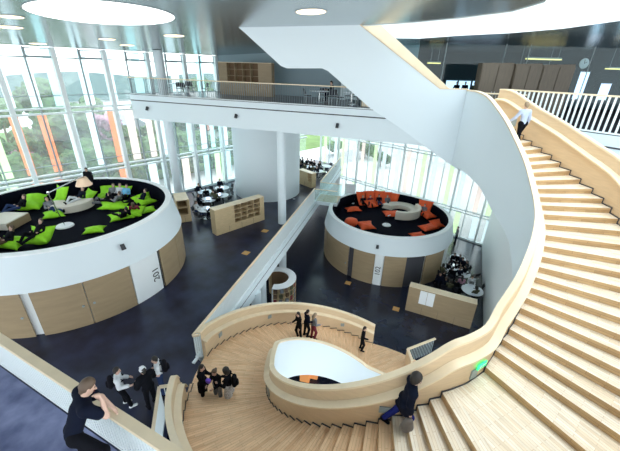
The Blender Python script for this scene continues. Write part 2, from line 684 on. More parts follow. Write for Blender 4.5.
# inner line (atrium side of the inner balustrade) and outer line (stair side of the outer balustrade), by step number
QN = [(1, (-1.05, 7.75)), (4, (-0.97, 8.6)), (6.5, (-1.0, 9.32)), (8.3, (-1.08, 9.9)), (10.7, (-1.29, 10.65)), (13.8, (-1.80, 11.7)), (16.6, (-2.28, 12.45)),
      (19.5, (-2.85, 13.15)), (21.8, (-3.35, 13.75)), (24, (-3.95, 14.45)), (26, (-4.68, 15.15)), (28, (-6.06, 16.75))]
ON = [(1, (2.2, 6.95)), (4, (2.35, 8.3)), (7, (2.1, 9.75)), (11, (1.55, 11.9)), (14, (0.55, 13.6)), (16, (0.0, 14.35)), (19, (-1.2, 15.4)), (21, (-2.0, 15.95)), (23, (-2.9, 16.5)), (25.5, (-3.95, 17.05)), (28, (-5.1, 17.55))]
RI, RO, TH = 3.28, 6.2, 0.27


def step_ang(n):
    """angle of the riser line of step n (n <= 0) round the eye of the stair"""
    if n >= -24: return -27.0 - 4.35 * (-n) if n < 0 else -27.0
    return -147.0 - 4.0 * (-24 - n)


def zstep(n):
    return min(4.0 + n * K, 8.5)


# a list of (s, inner Q, outer O, z of the slope) all the way from the lower floor to the top
LINE = []
for k in range(0, 25):
    n = -48 + k
    a = step_ang(n) if n < -24 else -147.0
    LINE.append((polar(a, RI), polar(a, RO), zstep(n), n))
LINE.append((polar(-138.5, RI), polar(-138.5, RO), 0.0, -24))
for k in range(0, 24):
    n = -24 + k
    a = -27.0 - 4.35 * (-n)
    LINE.append((polar(a, RI), polar(a - 2.5, RO), zstep(n), n))
LINE.append((polar(-27, RI), polar(-30.5, RO), 4.0, 0))
LINE.append((polar(-20, RI), polar(-22, 6.35), 4.0, 0))
LINE.append((polar(-9, RI), polar(-14, 6.45), 4.0, 0))
qn_i = smooth_path([p for _, p in QN], 200)
qn_s = np.interp(np.linspace(0, len(QN) - 1, 200), np.arange(len(QN)), [n for n, _ in QN])
on_i = smooth_path([p for _, p in ON], 200)
on_s = np.interp(np.linspace(0, len(ON) - 1, 200), np.arange(len(ON)), [n for n, _ in ON])
QU = lambda n: (float(np.interp(n, qn_s, qn_i[:, 0])), float(np.interp(n, qn_s, qn_i[:, 1])))
OU = lambda n: (float(np.interp(n, on_s, on_i[:, 0])), float(np.interp(n, on_s, on_i[:, 1])))
for n in range(1, 29):
    LINE.append((QU(n), OU(n), zstep(n - 0.0), n))

stair = empty('spiral_staircase', (CEN.x, CEN.y, 0), label='broad spiral staircase of pale timber treads winding down round an oval white eye', cat='staircase')
stair_inv = Matrix.Translation((-CEN.x, -CEN.y, 0))


def to_stair(o):
    o.parent = stair
    o.matrix_parent_inverse = stair_inv
    return o


def step_mesh(name, a, b, ztop, rise, tread='tread_planks', riser='riser_planks', thick=0.34, lab=None):
    """a, b: (inner, outer) of the front and the back edge"""
    qi, qo = Vector(a[0]), Vector(a[1])
    ri, ro = Vector(b[0]), Vector(b[1])
    L0, L1 = (qo - qi).length, (ro - ri).length
    dp0, dp1 = (ri - qi).length, (ro - qo).length
    zb = ztop - rise
    zz = zb - (thick - rise)
    v = [(*qi, ztop), (*qo, ztop), (*ro, ztop), (*ri, ztop), (*qi, zb - 0.02), (*qo, zb - 0.02), (*qi, zz), (*qo, zz), (*ro, zz), (*ri, zz)]
    f = [(0, 1, 2, 3), (4, 5, 1, 0), (6, 7, 5, 4), (9, 8, 7, 6), (3, 2, 8, 9), (0, 3, 9, 6, 4), (1, 5, 7, 8, 2)]
    off = random.random() * 3
    uv = [(off, 0), (off + L0, 0), (off + L1, dp1), (off, dp0), (off, 0), (off + L0, 0), (off + L0, rise), (off, rise)]
    me = bpy.data.meshes.new(name)
    me.from_pydata(v, [], f)
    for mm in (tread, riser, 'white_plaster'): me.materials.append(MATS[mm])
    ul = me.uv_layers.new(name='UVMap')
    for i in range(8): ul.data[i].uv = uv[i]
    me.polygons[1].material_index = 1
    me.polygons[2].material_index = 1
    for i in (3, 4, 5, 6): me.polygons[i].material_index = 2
    o = bpy.data.objects.new(name, me)
    COL.objects.link(o)
    if lab: o['label'] = lab
    return to_stair(o)


def inset(l, d=TH):
    q, o = Vector(l[0]), Vector(l[1])
    return (tuple(q + (o - q).normalized() * (d - 0.1)), tuple(o + (o - q).normalized() * 0.1))


for i in range(len(LINE) - 1):
    a, b = LINE[i], LINE[i + 1]
    n0, n1 = a[3], b[3]
    if n0 == 0 and n1 == 0 or (n0 == -24 and n1 == -24):
        continue
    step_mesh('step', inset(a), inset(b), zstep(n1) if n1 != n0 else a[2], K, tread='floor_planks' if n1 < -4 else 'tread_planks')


def landing(name, idx, z, m='floor_planks', lab=None, extra=None):
    ins = [inset(LINE[i])[0] for i in idx]
    ots = [inset(LINE[i])[1] for i in idx]
    if extra: ots = extra(ots)
    pts = ins + ots[::-1]
    mb = MB()
    c = Vector(ins[0])
    d = (Vector(ots[len(ots) // 2]) - Vector(ins[len(ins) // 2])).normalized()
    nrm = Vector((-d.y, d.x))
    uv = [((Vector(p) - c).dot(d), (Vector(p) - c).dot(nrm)) for p in pts]
    mb.face([(*p, z) for p in pts], uv)
    mb.face([(*p, z - 0.34) for p in reversed(pts)])
    for k in range(len(pts)):
        p, q = pts[k], pts[(k + 1) % len(pts)]
        mb.face([(*p, z - 0.34), (*q, z - 0.34), (*q, z), (*p, z)])
    return to_stair(mb.build(name, m, label=lab))


i0 = [i for i, l in enumerate(LINE) if l[3] == 0]
i24 = [i for i, l in enumerate(LINE) if l[3] == -24]
landing('landing', i0 + [i0[-1] + 1], 4.0, 'tread_planks', 'pale half landing of broad planks')  # paler planks than the lower landing and steps
landing('landing', i24, 0.001, 'floor_planks', 'orange toned landing level with the dark carpet')
# top landing and foot of the stair
top = LINE[-1]
tq, to = Vector(inset(top)[0]), Vector(inset(top)[1])
to_stair(poly_prism([tuple(tq), tuple(to), tuple(to + Vector((-2.6, 2.2))), tuple(tq + Vector((-2.6, 1.4)))], zstep(28) - 0.34, zstep(28)).build('landing', 'tread_planks'))
ft = [inset((polar(a, RI), polar(a, RO)), 0.2) for a in (-243, -250, -258, -266, -272)]
fp = [p[0] for p in ft] + [p[1] for p in reversed(ft)]
mb = MB()
mb.face([(*p, ZL + 0.02) for p in fp], [(p[0] * 0.35 + p[1] * .93, p[0] * .93 - p[1] * 0.35) for p in fp])
to_stair(mb.build('landing', 'floor_planks', label='timber floor at the foot of the spiral stair'))


# balustrades -----------------------------------------------------------------
def dense(path, per=3):
    """path: list of (x, y, z, bottom); returns resampled smooth list"""
    return smooth_path(path, (len(path) - 1) * per + 1)


def balustrade(path, side, name, h0=1.2, white=True):
    """path rows: x, y, z of the walking slope, z of the plaster bottom. side=+1 puts the timber on the left of the walking direction"""
    P_ = dense(path)
    T = np.gradient(P_[:, :2], axis=0)
    T /= np.linalg.norm(T, axis=1)[:, None]
    N_ = np.c_[-T[:, 1], T[:, 0]] * side

    def rings(prof):
        res = []
        for p, nv in zip(P_, N_):
            ring = []
            for d, h in prof:
                z = p[3] if h is None else p[2] + h
                ring.append((p[0] + nv[0] * d, p[1] + nv[1] * d, z))
            res.append(ring)
        return res
    b = empty(name, (0, 0, 0))
    to_stair(b)
    b.matrix_parent_inverse = stair_inv
    MB().sweep(rings([(0, h0 - .03), (0.12, h0 - .03), (0.12, None), (0, None)])).build('plaster_face', 'white_plaster', b, smooth=True)
    MB().sweep(rings([(0.121, h0 - .03), (0.15, h0 - .36), (0.25, h0 - .42), (0.27, -0.30), (0.121, -0.30)])).build('timber_panel', 'balustrade_wood', b, smooth=True)
    MB().sweep(rings([(-0.02, h0 - .03), (-0.02, h0 + .03), (0.14, h0 + .03), (0.15, h0 - .03)])).build('coping', 'coping_wood', b, smooth=True)
    MB().sweep(rings([(0.14, h0 - .40), (0.16, h0 - .36), (0.35, h0 - .40), (0.35, h0 - .45), (0.26, h0 - .47)])).build('ledge', 'coping_wood', b, smooth=True)
    return b


def zbot(n, z):
    return z - float(np.interp(n, [-48, 10, 14, 17.5, 20, 24, 26, 28], [0.95, 1.05, 1.0, 1.35, 1.6, 1.8, 2.05, 2.3]))


zs_ = lambda l: l[2] + (K * 0.5 if l[3] not in (0, -24) and l[3] < 27 else 0.0) + float(np.interp(l[3], [24, 27], [0, 0.1]))
inner_path = [(*l[0], zs_(l), zbot(l[3], zs_(l))) for l in LINE]
# foot of the inner balustrade runs round on the lower floor
foot = [(*polar(a, RI), -4.0, -4.0) for a in (-262, -252)]
inner_path = foot + inner_path
balustrade(inner_path, -1, 'inner_balustrade')


def outer_row(l):
    q, o = Vector(l[0]), Vector(l[1])
    p = o + (o - q).normalized() * TH
    z = zs_(l)
    return (p.x, p.y, z, z - 0.8)


ia = i24[0]
far_path = [outer_row(l) for l in LINE[:ia + 1]]
near_path = [outer_row(l) for l in LINE[i24[-1] + 1:]]
balustrade(far_path, 1, 'far_balustrade')
near_path[0] = (near_path[0][0] * .55 + near_path[1][0] * .45, near_path[0][1] * .55 + near_path[1][1] * .45, 0.02, -0.7)
balustrade(near_path, 1, 'outer_balustrade', h0=1.28)

# dark skirting that steps up along both sides
sks = (MB(), MB(), MB())
for i in range(len(LINE) - 1):
    a, b = LINE[i], LINE[i + 1]
    for side in (0, 1):
        pa = []
        sk = sks[side if i < 25 or side == 0 else 2]
        for l in (a, b):
            q, o = Vector(l[0]), Vector(l[1])
            u = (o - q).normalized()
            p = q + u * (TH + 0.012) if side == 0 else o - u * 0.012
            pa.append(p)
        if side == 1 and (a[3] == -24 and b[3] == -24): continue
        z1 = zstep(b[3])
        z0 = zstep(a[3])
        sk.beam((*pa[0], z1 + 0.015), (*pa[1], z1 + 0.015), 0.02, 0.03)
        if z1 > z0 + 0.01:
            sk.beam((*pa[0], z0), (*pa[0], z1 + .02), 0.03, 0.03)
for sk, lb in zip(sks, ('thin dark skirting stepping along the inner balustrade', 'thin dark skirting stepping along the far balustrade', 'thin dark skirting stepping along the outer balustrade')):
    to_stair(sk.build('skirting', 'groove', label=lb))

# step lights let into the timber sides
def plate_at(x, y, z, nrm, w, h, material, name, lab=None, d=0.03):
    nrm = Vector(nrm).normalized()
    t = Vector((-nrm.y, nrm.x, 0))
    c = Vector((x, y, z))
    m = MB()
    m.beam(c - t * w / 2, c + t * w / 2, d, h)
    return to_stair(m.build(name, material, label=lab))


for a, n in ((-117, -20.5), (-52, -5.5)):
    p = polar(a, RI + 0.275)
    plate_at(*p, zstep(n) + 0.42, (p[0] - CEN.x, p[1] - CEN.y, 0), 0.26, 0.19, 'grey_steel', 'step_light', 'small square step light in the timber side')
p = polar(-17.5, RI + 0.275)
plate_at(*p, 4.22, (p[0] - CEN.x, p[1] - CEN.y, 0), 0.22, 0.26, 'grey_steel', 'step_light')
for a, n in ((-157, -26), (-186, -33), (-226, -43.6)):
    p = polar(a, RO - 0.005)
    plate_at(*p, zstep(n) + 0.5, (CEN.x - p[0], CEN.y - p[1], 0), 0.2, 0.2, 'grey_steel', 'step_light')
pp_ = Vector(OU(25.2))
plate_at(pp_.x - .0, pp_.y - .02, zstep(25.2) + 0.42, (0.45, -0.9, 0), 0.3, 0.3, 'grey_steel', 'step_light')
# exit sign: a glowing green plate with a white running figure and arrow
p = polar(-14.5, RI + 0.30)
es = empty('exit_sign', (0, 0, 0), label='glowing green exit sign on the timber side above the half landing', cat='sign')
nrm = Vector((p[0] - CEN.x, p[1] - CEN.y, 0)).normalized()
tt = Vector((-nrm.y, nrm.x, 0))
c = Vector((*p, 4.42))
MB().beam(c - tt * .16, c + tt * .16, 0.03, 0.14).build('sign_plate', 'exit_green', es)
mk = MB()
cf = c + nrm * 0.018
mk.beam(cf + tt * .02 + Vector((0, 0, 0)), cf + tt * .12, 0.006, 0.025)
mk.beam(cf + tt * .13 + Vector((0, 0, 0)), cf + tt * .09 + Vector((0, 0, .035)), 0.006, 0.02)
mk.beam(cf - tt * .07 + Vector((0, 0, -.045)), cf - tt * .05 + Vector((0, 0, .03)), 0.006, 0.025)
mk.beam(cf - tt * .10 + Vector((0, 0, .0)), cf - tt * .02 + Vector((0, 0, .015)), 0.006, 0.02)
mk.build('pictogram', 'paper_white', es)

# upper flight: white plaster side rising to the ceiling, timber inner face of its far parapet behind it
FA, FB = Vector((-6.06, 16.75)), Vector((-13.35, 10.35))


def on_flight(px, py, off=0.0):
    d = ray(px, py)
    u = (FB - FA).normalized()
    nv = Vector((u.y, -u.x))
    if nv.y < 0: nv = -nv
    p0 = FA + nv * off
    t = p0.dot(nv) / (d[0] * nv.x + d[1] * nv.y)
    return Vector((d[0] * t, d[1] * t, CZ + d[2] * t)), nv


up = empty('upper_flight', (0, 0, 0), label='white plaster flank of the upper stair flight slanting up into the metal ceiling', cat='staircase')
outl = [(468, 89.6), (440, 89), (355, 21), (230, 20), (245, 33), (281, 66), (287, 68.3), (322, 68.3), (328, 71), (370, 108), (400, 128), (430, 150), (458, 170)]
pf = [on_flight(*p)[0] for p in outl]
nv = on_flight(300, 60)[1]
nv3 = Vector((nv.x, nv.y, 0))
mb = MB()
n_ = len(pf)
mb.face([p for p in pf])
mb.face([p + nv3 * 0.25 for p in reversed(pf)])
for i in range(n_):
    a, b = pf[i], pf[(i + 1) % n_]
    mb.face([a, b, b + nv3 * .25, a + nv3 * .25])
mb.build('plaster_flank', 'white_plaster', up)
mb = MB()
for a, b in ((0, 1), (1, 2)):
    mb.beam(pf[a] + nv3 * .1 + Vector((0, 0, .015)), pf[b] + nv3 * .1 + Vector((0, 0, .015)), 0.24, 0.035)
mb.build('coping', 'balustrade_wood', up)
strip = [(356, 21), (377, 21), (449.5, 88.5), (449, 95), (436, 95)]
ps = [on_flight(*p, off=1.5)[0] for p in strip]
mb = MB()
mb.face(ps)
mb.face([p + nv3 * .15 for p in reversed(ps)])
for i in range(len(ps)):
    a, b = ps[i], ps[(i + 1) % len(ps)]
    mb.face([a, b, b + nv3 * .15, a + nv3 * .15])
mb.build('timber_parapet', 'coping_wood', up, label='pale timber inner face of the far parapet')


# ================================================================== RAILINGS
def railing(name, a, b, z, h, label, slat_w, slat_d, pitch, slat_mat, cat='railing', rail_w=0.09, rail_h=0.06, posts=0, glass=None, base=True):
    a, b = Vector(a), Vector(b)
    d = b - a
    L = d.length
    u = d / L
    ang = math.atan2(u.y, u.x)
    r = empty(name, (a.x, a.y, z), ang, label, cat)
    MB().box((L / 2, 0, h), (L, rail_w, rail_h)).build('handrail', 'coping_wood', r)
    m = MB()
    n = int(L / pitch)
    for i in range(n):
        m.box((pitch * (i + .5), 0, (h + 0.02) / 2), (slat_w, slat_d, h - 0.06))
    m.build('slats', slat_mat, r)
    if base:
        MB().box((L / 2, 0, 0.03), (L, slat_d + .02, 0.06)).build('base_rail', 'white_steel', r)
    if posts:
        for i in range(posts + 1):
            MB().box((L * i / posts, 0.0, h / 2), (0.03, 0.05, h)).build('post', 'grey_steel', r)
    if glass:
        MB().box((L / 2, slat_d / 2 + 0.02, h / 2 + .02), (L, 0.012, h - .1)).build('glass_panel', glass, r)
    return r


ed = (EB - EA).normalized()
en = Vector((ed.y, -ed.x))
LK0, LK1 = 18.3, 20.3        # gap in the edge railing where the link platform starts
railing('deck_railing', EA, EA + ed * LK0, 0.0, 1.15, 'long white slatted railing with timber handrail along the edge of the middle deck', 0.014, 0.07, 0.105, 'white_steel')
railing('deck_railing', EA + ed * LK1, EB - ed * .2, 0.0, 1.15, 'far white slatted railing beyond the small link platform', 0.014, 0.07, 0.105, 'white_steel')
# white fascia under the railing with a dark joint
m = MB().beam((*(EA + en * .06 - ed * .3), -0.42), (*(EB + en * .06), -0.42), 0.12, 0.95)
tag(m.build('trim_3', 'white_plaster'), kind='structure')
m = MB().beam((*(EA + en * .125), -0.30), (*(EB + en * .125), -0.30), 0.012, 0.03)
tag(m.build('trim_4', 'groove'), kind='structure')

railing('near_railing', e0 + nn * 0.05, e1 + nn * 0.05, ZN, 0.98, 'white slatted railing with broad timber handrail the leaning man rests on', 0.058, 0.03, 0.078, 'white_steel', rail_w=0.15, rail_h=0.07)
# return of the deck railing beside the stair, at the lower left of the stair
r0, r1, r2 = Vector((-8.02, 2.72)), Vector((-8.43, 2.16)), Vector((-6.35, 0.94))
railing('stair_side_railing', r0, r1, 0.0, 1.15, 'short end of slatted railing beside the open stair landing', 0.014, 0.05, 0.1, 'white_steel')
railing('stair_side_railing', r1, r2, 0.0, 1.15, 'slatted railing with timber handrail running along the left of the stair', 0.014, 0.05, 0.1, 'white_steel')
# small return where the long railing meets the far balustrade
railing('stair_side_railing', EA - ed * 0.02, Vector(polar(213.5, 6.35)), 0.0, 1.15, 'little slatted return between long deck railing and far timber balustrade', 0.014, 0.04, 0.08, 'white_steel')
# upper balcony railing
railing('balcony_railing', B0 + bn * .12, B1 + bn * .12, Z8, 1.14, 'dark barred balcony railing with timber handrail on the upper level', 0.018, 0.03, 0.16, 'grey_steel')
# right balcony
RA, RB = Vector((-4.75, 18.55)), Vector((3.6, 16.7))
railing('gallery_railing', RA, RB, 8.50, 1.36, 'white bladed gallery railing with timber handrail above the stair at right', 0.07, 0.03, 0.195, 'white_steel')
rd = (RB - RA).normalized()
rn = Vector((-rd.y, rd.x))
tag(poly_prism([tuple(RA - rn * 0.05), tuple(RB - rn * .05), tuple(RB + rn * 14), tuple(RA + rn * 14 + Vector((-6, 0))), tuple(RA + rn * 4 + Vector((-6, 0)))], 7.2, 8.46).build('floor_gallery', 'white_plaster'), kind='structure')
tag(poly_prism([tuple(RA + rn * 0.06), tuple(RB + rn * .06), tuple(RB + rn * 14), tuple(RA + rn * 14 + Vector((-6, 0))), tuple(RA + rn * 4 + Vector((-6, 0)))], 8.46, 8.49).build('floor_gallery_carpet', 'soft_black'), kind='structure')
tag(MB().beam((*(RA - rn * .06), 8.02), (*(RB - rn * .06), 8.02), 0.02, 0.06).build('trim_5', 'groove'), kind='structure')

# glazed rooms behind the gallery -----------------------------------------------
fwd = Vector((-0.682, 0.731))
rgt = Vector((0.731, 0.682))


def DL(D, lat):
    return fwd * D + rgt * lat


gp0, gp1 = DL(23.5, 4.5), DL(23.5, 30)
gl = empty('glass_partition', (0, 0, 0), label='tall glass partition of the upper rooms behind the timber cupboards', cat='partition')
m = MB().beam((*gp0, 10.3), (*gp1, 10.3), 0.02, 3.7)
m.build('pane', 'room_glass', gl)
m = MB()
for lat in (4.6, 8.2, 11.9, 13.4, 17.4, 22.5, 28):
    m.beam((*DL(23.5, lat), 8.5), (*DL(23.5, lat), 12.2), 0.04, 0.05)
m.build('glazing_bar', 'grey_steel', gl)
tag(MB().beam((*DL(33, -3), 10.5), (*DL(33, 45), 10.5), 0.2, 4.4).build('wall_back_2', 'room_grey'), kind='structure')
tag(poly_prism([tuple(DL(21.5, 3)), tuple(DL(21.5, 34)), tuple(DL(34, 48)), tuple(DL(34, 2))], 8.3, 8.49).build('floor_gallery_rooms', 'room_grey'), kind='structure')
# dark oak cupboards in front of the glass
for k, (l0, l1, dd) in enumerate(((9.4, 11.15, 0.6), (11.2, 12.65, 0.75), (12.7, 14.45, 0.75))):
    cb = empty('tall_cupboard', (0, 0, 0), label=['dark oak cupboard at the head of the stair, leftmost of three', 'dark oak cupboard between its two neighbours behind the gallery', 'dark oak cupboard nearest the gallery glass, rightmost of three'][k], cat='cupboard')
    cb['group'] = 'dark oak cupboards'
    c0, c1 = DL(21.2 - dd, l0), DL(21.2 - dd, l1)
    MB().beam((*(c0 + fwd * .3), 9.75), (*(c1 + fwd * .3), 9.8), 0.55, 2.6).build('carcass', 'dark_oak', cb)
    mid = (c0 + c1) / 2
    for s_, (p, q) in enumerate(((c0, mid), (mid, c1))):
        uu = (q - p).normalized() * 0.02
        dr = MB().beam((*(p + uu), 9.78), (*(q - uu), 9.78), 0.04, 2.36).build('door', 'dark_oak', cb)
        hp = (q - uu * 4) if s_ == 0 else (p + uu * 4)
        MB().beam((*(hp - fwd * .04), 9.4), (*(hp - fwd * .04), 9.6), 0.03, 0.03).build('handle', 'grey_steel', dr)
# yellow ceiling strips and the clock, seen through the glass
for k, (l0, l1, z, D) in enumerate(((17.6, 20.4, 11.72, 31), (17.0, 19.8, 11.2, 31), (9.5, 10.5, 11.2, 31), (24.5, 26.4, 11.15, 31))):
    st = empty('strip_light', (0, 0, 0), label=['upper yellow strip light behind the gallery glass', 'second yellow strip light just below the brightest one', 'short yellow strip light left above the cupboards', 'faint yellow strip light at far right behind glass'][k], cat='ceiling light')
    MB().beam((*DL(D, l0), z), (*DL(D, l1), z), 0.4, 0.07).build('diffuser', 'yellow_strip', st)
    MB().beam((*DL(D, l0), z + .09), (*DL(D, l1), z + .09), 0.45, 0.1).build('housing', 'grey_steel', st)
    m = MB()
    for l_ in (l0 + .2, l1 - .2): m.tube((*DL(D, l_), z + .1), (*DL(D, l_), 12.6), 0.012, n=6)
    m.build('suspension_rod', 'grey_steel', st)
ck = empty('wall_clock', (0, 0, 0), label='round white clock in the room above the cupboards', cat='clock')
cc = DL(32.8, 23.75)
MB().tube((*cc, 11.55), (*(cc - fwd * .06), 11.55), 0.42, n=24).build('dial', 'paper_white', ck)
hd = MB()
cf = cc - fwd * .075
hd.beam((*cf, 11.55), (*(cf + rgt * .2), 11.68), 0.02, 0.03)
hd.beam((*cf, 11.55), (*(cf - rgt * .05), 11.86), 0.02, 0.03)
hd.build('hands', 'black_plastic', ck)
# far room windows beside the cupboards, glow put in the panes for light behind
for k, (l0, l1, z0, z1) in enumerate(((12.0, 13.0, 9.0, 9.9), (13.15, 14.2, 9.0, 9.9), (14.4, 16.3, 8.9, 9.9), (23.8, 24.6, 8.6, 10.9), (26.0, 26.9, 8.6, 10.0))):
    w = empty(f'window_{60 + k}', (0, 0, 0), kind='structure')
    MB().beam((*DL(32.86, l0), (z0 + z1) / 2), (*DL(32.86, l1), (z0 + z1) / 2), 0.05, z1 - z0).build('pane', 'screen_pane_glow', w)
    m = MB()
    for zz in (z0, z1): m.beam((*DL(32.8, l0), zz), (*DL(32.8, l1), zz), 0.08, 0.06)
    m.build('frame', 'grey_steel', w)

# upper back wall window, glow put into its panes, and a pale pier
w = empty('window_70', (0, 0, 0), kind='structure')
wa, wb = Vector((-27.9, 17.6)), Vector((-12.2, 23.4))
wu_ = (wb - wa).normalized()
wn_ = Vector((wu_.y, -wu_.x))
for l0, l1 in ((13.0, 13.9), (14.0, 14.9), (15.0, 16.0)):
    q0, q1 = wa + wu_ * l0 + wn_ * .13, wa + wu_ * l1 + wn_ * .13
    MB().beam((*q0, 10.35), (*q1, 10.35), .05, 1.5).build('pane', 'teal_pane_glow', w)
    MB().beam((*(q0 + wn_ * .03), 9.6), (*(q1 + wn_ * .03), 9.6), .08, .08).build('frame', 'grey_steel', w)
tag(MB().beam((*(wa + wu_ * 11.6 + wn_ * .3), 10.4), (*(wa + wu_ * 12.8 + wn_ * .3), 10.4), .5, 3.8).build('column_6', 'white_plaster'), kind='structure')
# upper-level back wall behind the balcony
tag(MB().beam((-27.9, 17.6, 10.4), (-12.2, 23.4, 10.4), 0.2, 3.9).build('wall_back_3', 'room_wall'), kind='structure')
#PART3

# ================================================================== READING DRUMS
def arc_panel(c, r, a0, a1, z0, z1, th=0.06, n=10):
    return MB().lathe((c[0], c[1], 0), [(r - th, z0), (r, z0), (r, z1), (r - th, z1), (r - th, z0)], n, math.radians(a0), math.radians(a1))


def rot_text(body, size, loc, normal, material, name, parent):
    """lettering turned a quarter so that it reads upwards, standing on a wall with the given outward normal"""
    cu = bpy.data.curves.new(name, 'FONT')
    cu.body = body
    cu.size = size
    cu.extrude = 0.004
    cu.align_x = 'CENTER'
    cu.align_y = 'CENTER'
    o = bpy.data.objects.new(name, cu)
    nz = Vector(normal).normalized()
    up = Vector((0, 0, 1))
    side = up.cross(nz).normalized()
    # text x axis -> up, text y axis -> -side
    M = Matrix((up, -side, up.cross(-side))).transposed()
    dg = bpy.context.evaluated_depsgraph_get()
    COL.objects.link(o)
    bpy.context.view_layer.update()
    me = bpy.data.meshes.new_from_object(o.evaluated_get(bpy.context.evaluated_depsgraph_get()))
    me.name = name
    bpy.data.objects.remove(o)
    me.materials.clear()
    me.materials.append(MATS[material])
    ob = bpy.data.objects.new(name, me)
    COL.objects.link(ob)
    ob.matrix_world = Matrix.Translation(loc) @ M.to_4x4()
    ob.parent = parent
    return ob


def spot(px, py, c, r, z, name, label, parent_none=True):
    pass


def drum(name, label, c, z0, zf, zt_, zfloor, rb, rt, rin, panels, text):
    d = empty(name, (0, 0, 0), 0, label, 'reading drum')
    MB().lathe((c[0], c[1], 0), [(rb - .16, z0), (rb - .16, zf)], 96).build('plinth_wall', 'white_paint', d, smooth=True)
    for a0, a1, m, nm in panels:
        pn = arc_panel(c, rb - .02 - (0.08 if m == 'groove' else 0), a0, a1, z0 + .01, zf, n=max(3, int((a1 - a0) / 3))).build(nm, m, d, smooth=True)
        if nm == 'door':
            am = math.radians(a1 - 2.0) if a0 < -15 else math.radians(a0 + 2.0)
            MB().tube((c[0] + (rb - .03) * math.cos(am), c[1] + (rb - .03) * math.sin(am), z0 + 1.05), (c[0] + (rb + .02) * math.cos(am), c[1] + (rb + .02) * math.sin(am), z0 + 1.05), 0.05, n=12).build('lock_plate', 'grey_steel', pn)
    MB().lathe((c[0], c[1], 0), [(rb - .2, zf), (rb + .02, zf), (rt, zt_ - .04), (rt - .12, zt_ - .04), (rt - .12, zf + .1), (rb - .2, zf)], 128).build('parapet', 'white_plaster', d, smooth=True)
    MB().lathe((c[0], c[1], 0), [(rin, zt_ - .06), (rt + .01, zt_ - .06), (rt, zt_), (rin, zt_), (rin, zt_ - .06)], 128).build('coping', 'white_paint', d, smooth=True)
    MB().lathe((c[0], c[1], 0), [(rin, zt_ - .03), (rin, zfloor)], 128).build('inner_lining', 'drum_carpet', d, smooth=True)
    m = MB()
    m.face([(c[0] + rin * math.cos(2 * PI * k / 96), c[1] + rin * math.sin(2 * PI * k / 96), zfloor) for k in range(96)])
    m.build('drum_floor', 'drum_carpet', d)
    for body, a, zz in text:
        t = math.radians(a)
        rot_text(body, 0.52, (c[0] + (rb + .0) * math.cos(t), c[1] + (rb + .0) * math.sin(t), zz), (math.cos(t), math.sin(t), 0), 'black_plastic', 'room_number', d)
    return d


D1 = (-20.02, 2.84)
D2 = (-12.68, 23.2)
F1, F2 = 2.75, -1.05
drum('reading_drum', 'big white round reading drum with brown doors and black well of lime cushions', D1, 0.0, 2.22, 3.75, F1, 5.46, 5.12, 4.82,
     [(-75, -50, 'white_paint', 'wall_panel'), (-49, -33, 'panel_wood', 'door'), (-29.5, -10.5, 'panel_wood', 'door'), (-10.2, 9.2, 'panel_wood', 'door'), (9.6, 25.6, 'white_paint', 'wall_panel'),
      (25.6, 27.4, 'groove', 'shadow_gap'), (27.4, 43.5, 'panel_wood', 'wall_panel'), (44.0, 62, 'panel_wood', 'wall_panel')], [('201', 22.3, 1.05)])
drum('reading_drum', 'white round reading drum with red cushions standing on the lower floor', D2, ZL, -1.4, -0.05, F2, 5.28, 5.02, 4.70,
     [(-150, -123, 'panel_wood', 'wall_panel'), (-122, -90, 'panel_wood', 'door'), (-90, -85.3, 'groove', 'shadow_gap'), (-85, -67, 'panel_wood', 'wall_panel'), (-66.6, -60.2, 'white_paint', 'wall_panel'),
      (-59.6, -42.5, 'panel_wood', 'wall_panel'), (-42.5, -26.5, 'groove', 'doorway'), (-26, -4, 'panel_wood', 'wall_panel')], [('102', -63.4, -2.75)])


def spotlight(p, nrm, label, group=None):
    s = empty('spotlight', (0, 0, 0), 0, label, 'spotlight', group)
    p, n = Vector(p), Vector(nrm).normalized()
    MB().tube(p, p + n * .10, 0.05, n=12).build('bracket', 'black_plastic', s)
    c = p + n * .14
    MB().tube(c + Vector((0, 0, .10)) - n * .04, c - Vector((0, 0, .14)) + n * .06, 0.085, 0.10, n=14).build('lamp_head', 'black_plastic', s)
    return s


a = math.radians(9)
spotlight((D1[0] + 5.25 * math.cos(a), D1[1] + 5.25 * math.sin(a), 3.2), (math.cos(a), math.sin(a), 0), 'black spotlight on the white parapet of the lime cushion drum')
a = math.radians(-66)
spotlight((D2[0] + 5.15 * math.cos(a), D2[1] + 5.15 * math.sin(a), -0.75), (math.cos(a), math.sin(a), 0), 'black spotlight on the white parapet of the red cushion drum')
for (px, py), lb in (((338, 125), 'black spotlight under the fascia of the balcony near the slanting flight'), ((237, 115.5), 'small black spotlight on the balcony fascia above the white core'), ((148.5, 108), 'black spotlight at the left end of the balcony fascia')):
    d = ray(px, py)
    nv2 = Vector((-bn.x, -bn.y))
    t = bp0.dot(nv2) / (d[0] * nv2.x + d[1] * nv2.y)
    spotlight((d[0] * t, d[1] * t, CZ + d[2] * t), (-bn.x, -bn.y, 0), lb)

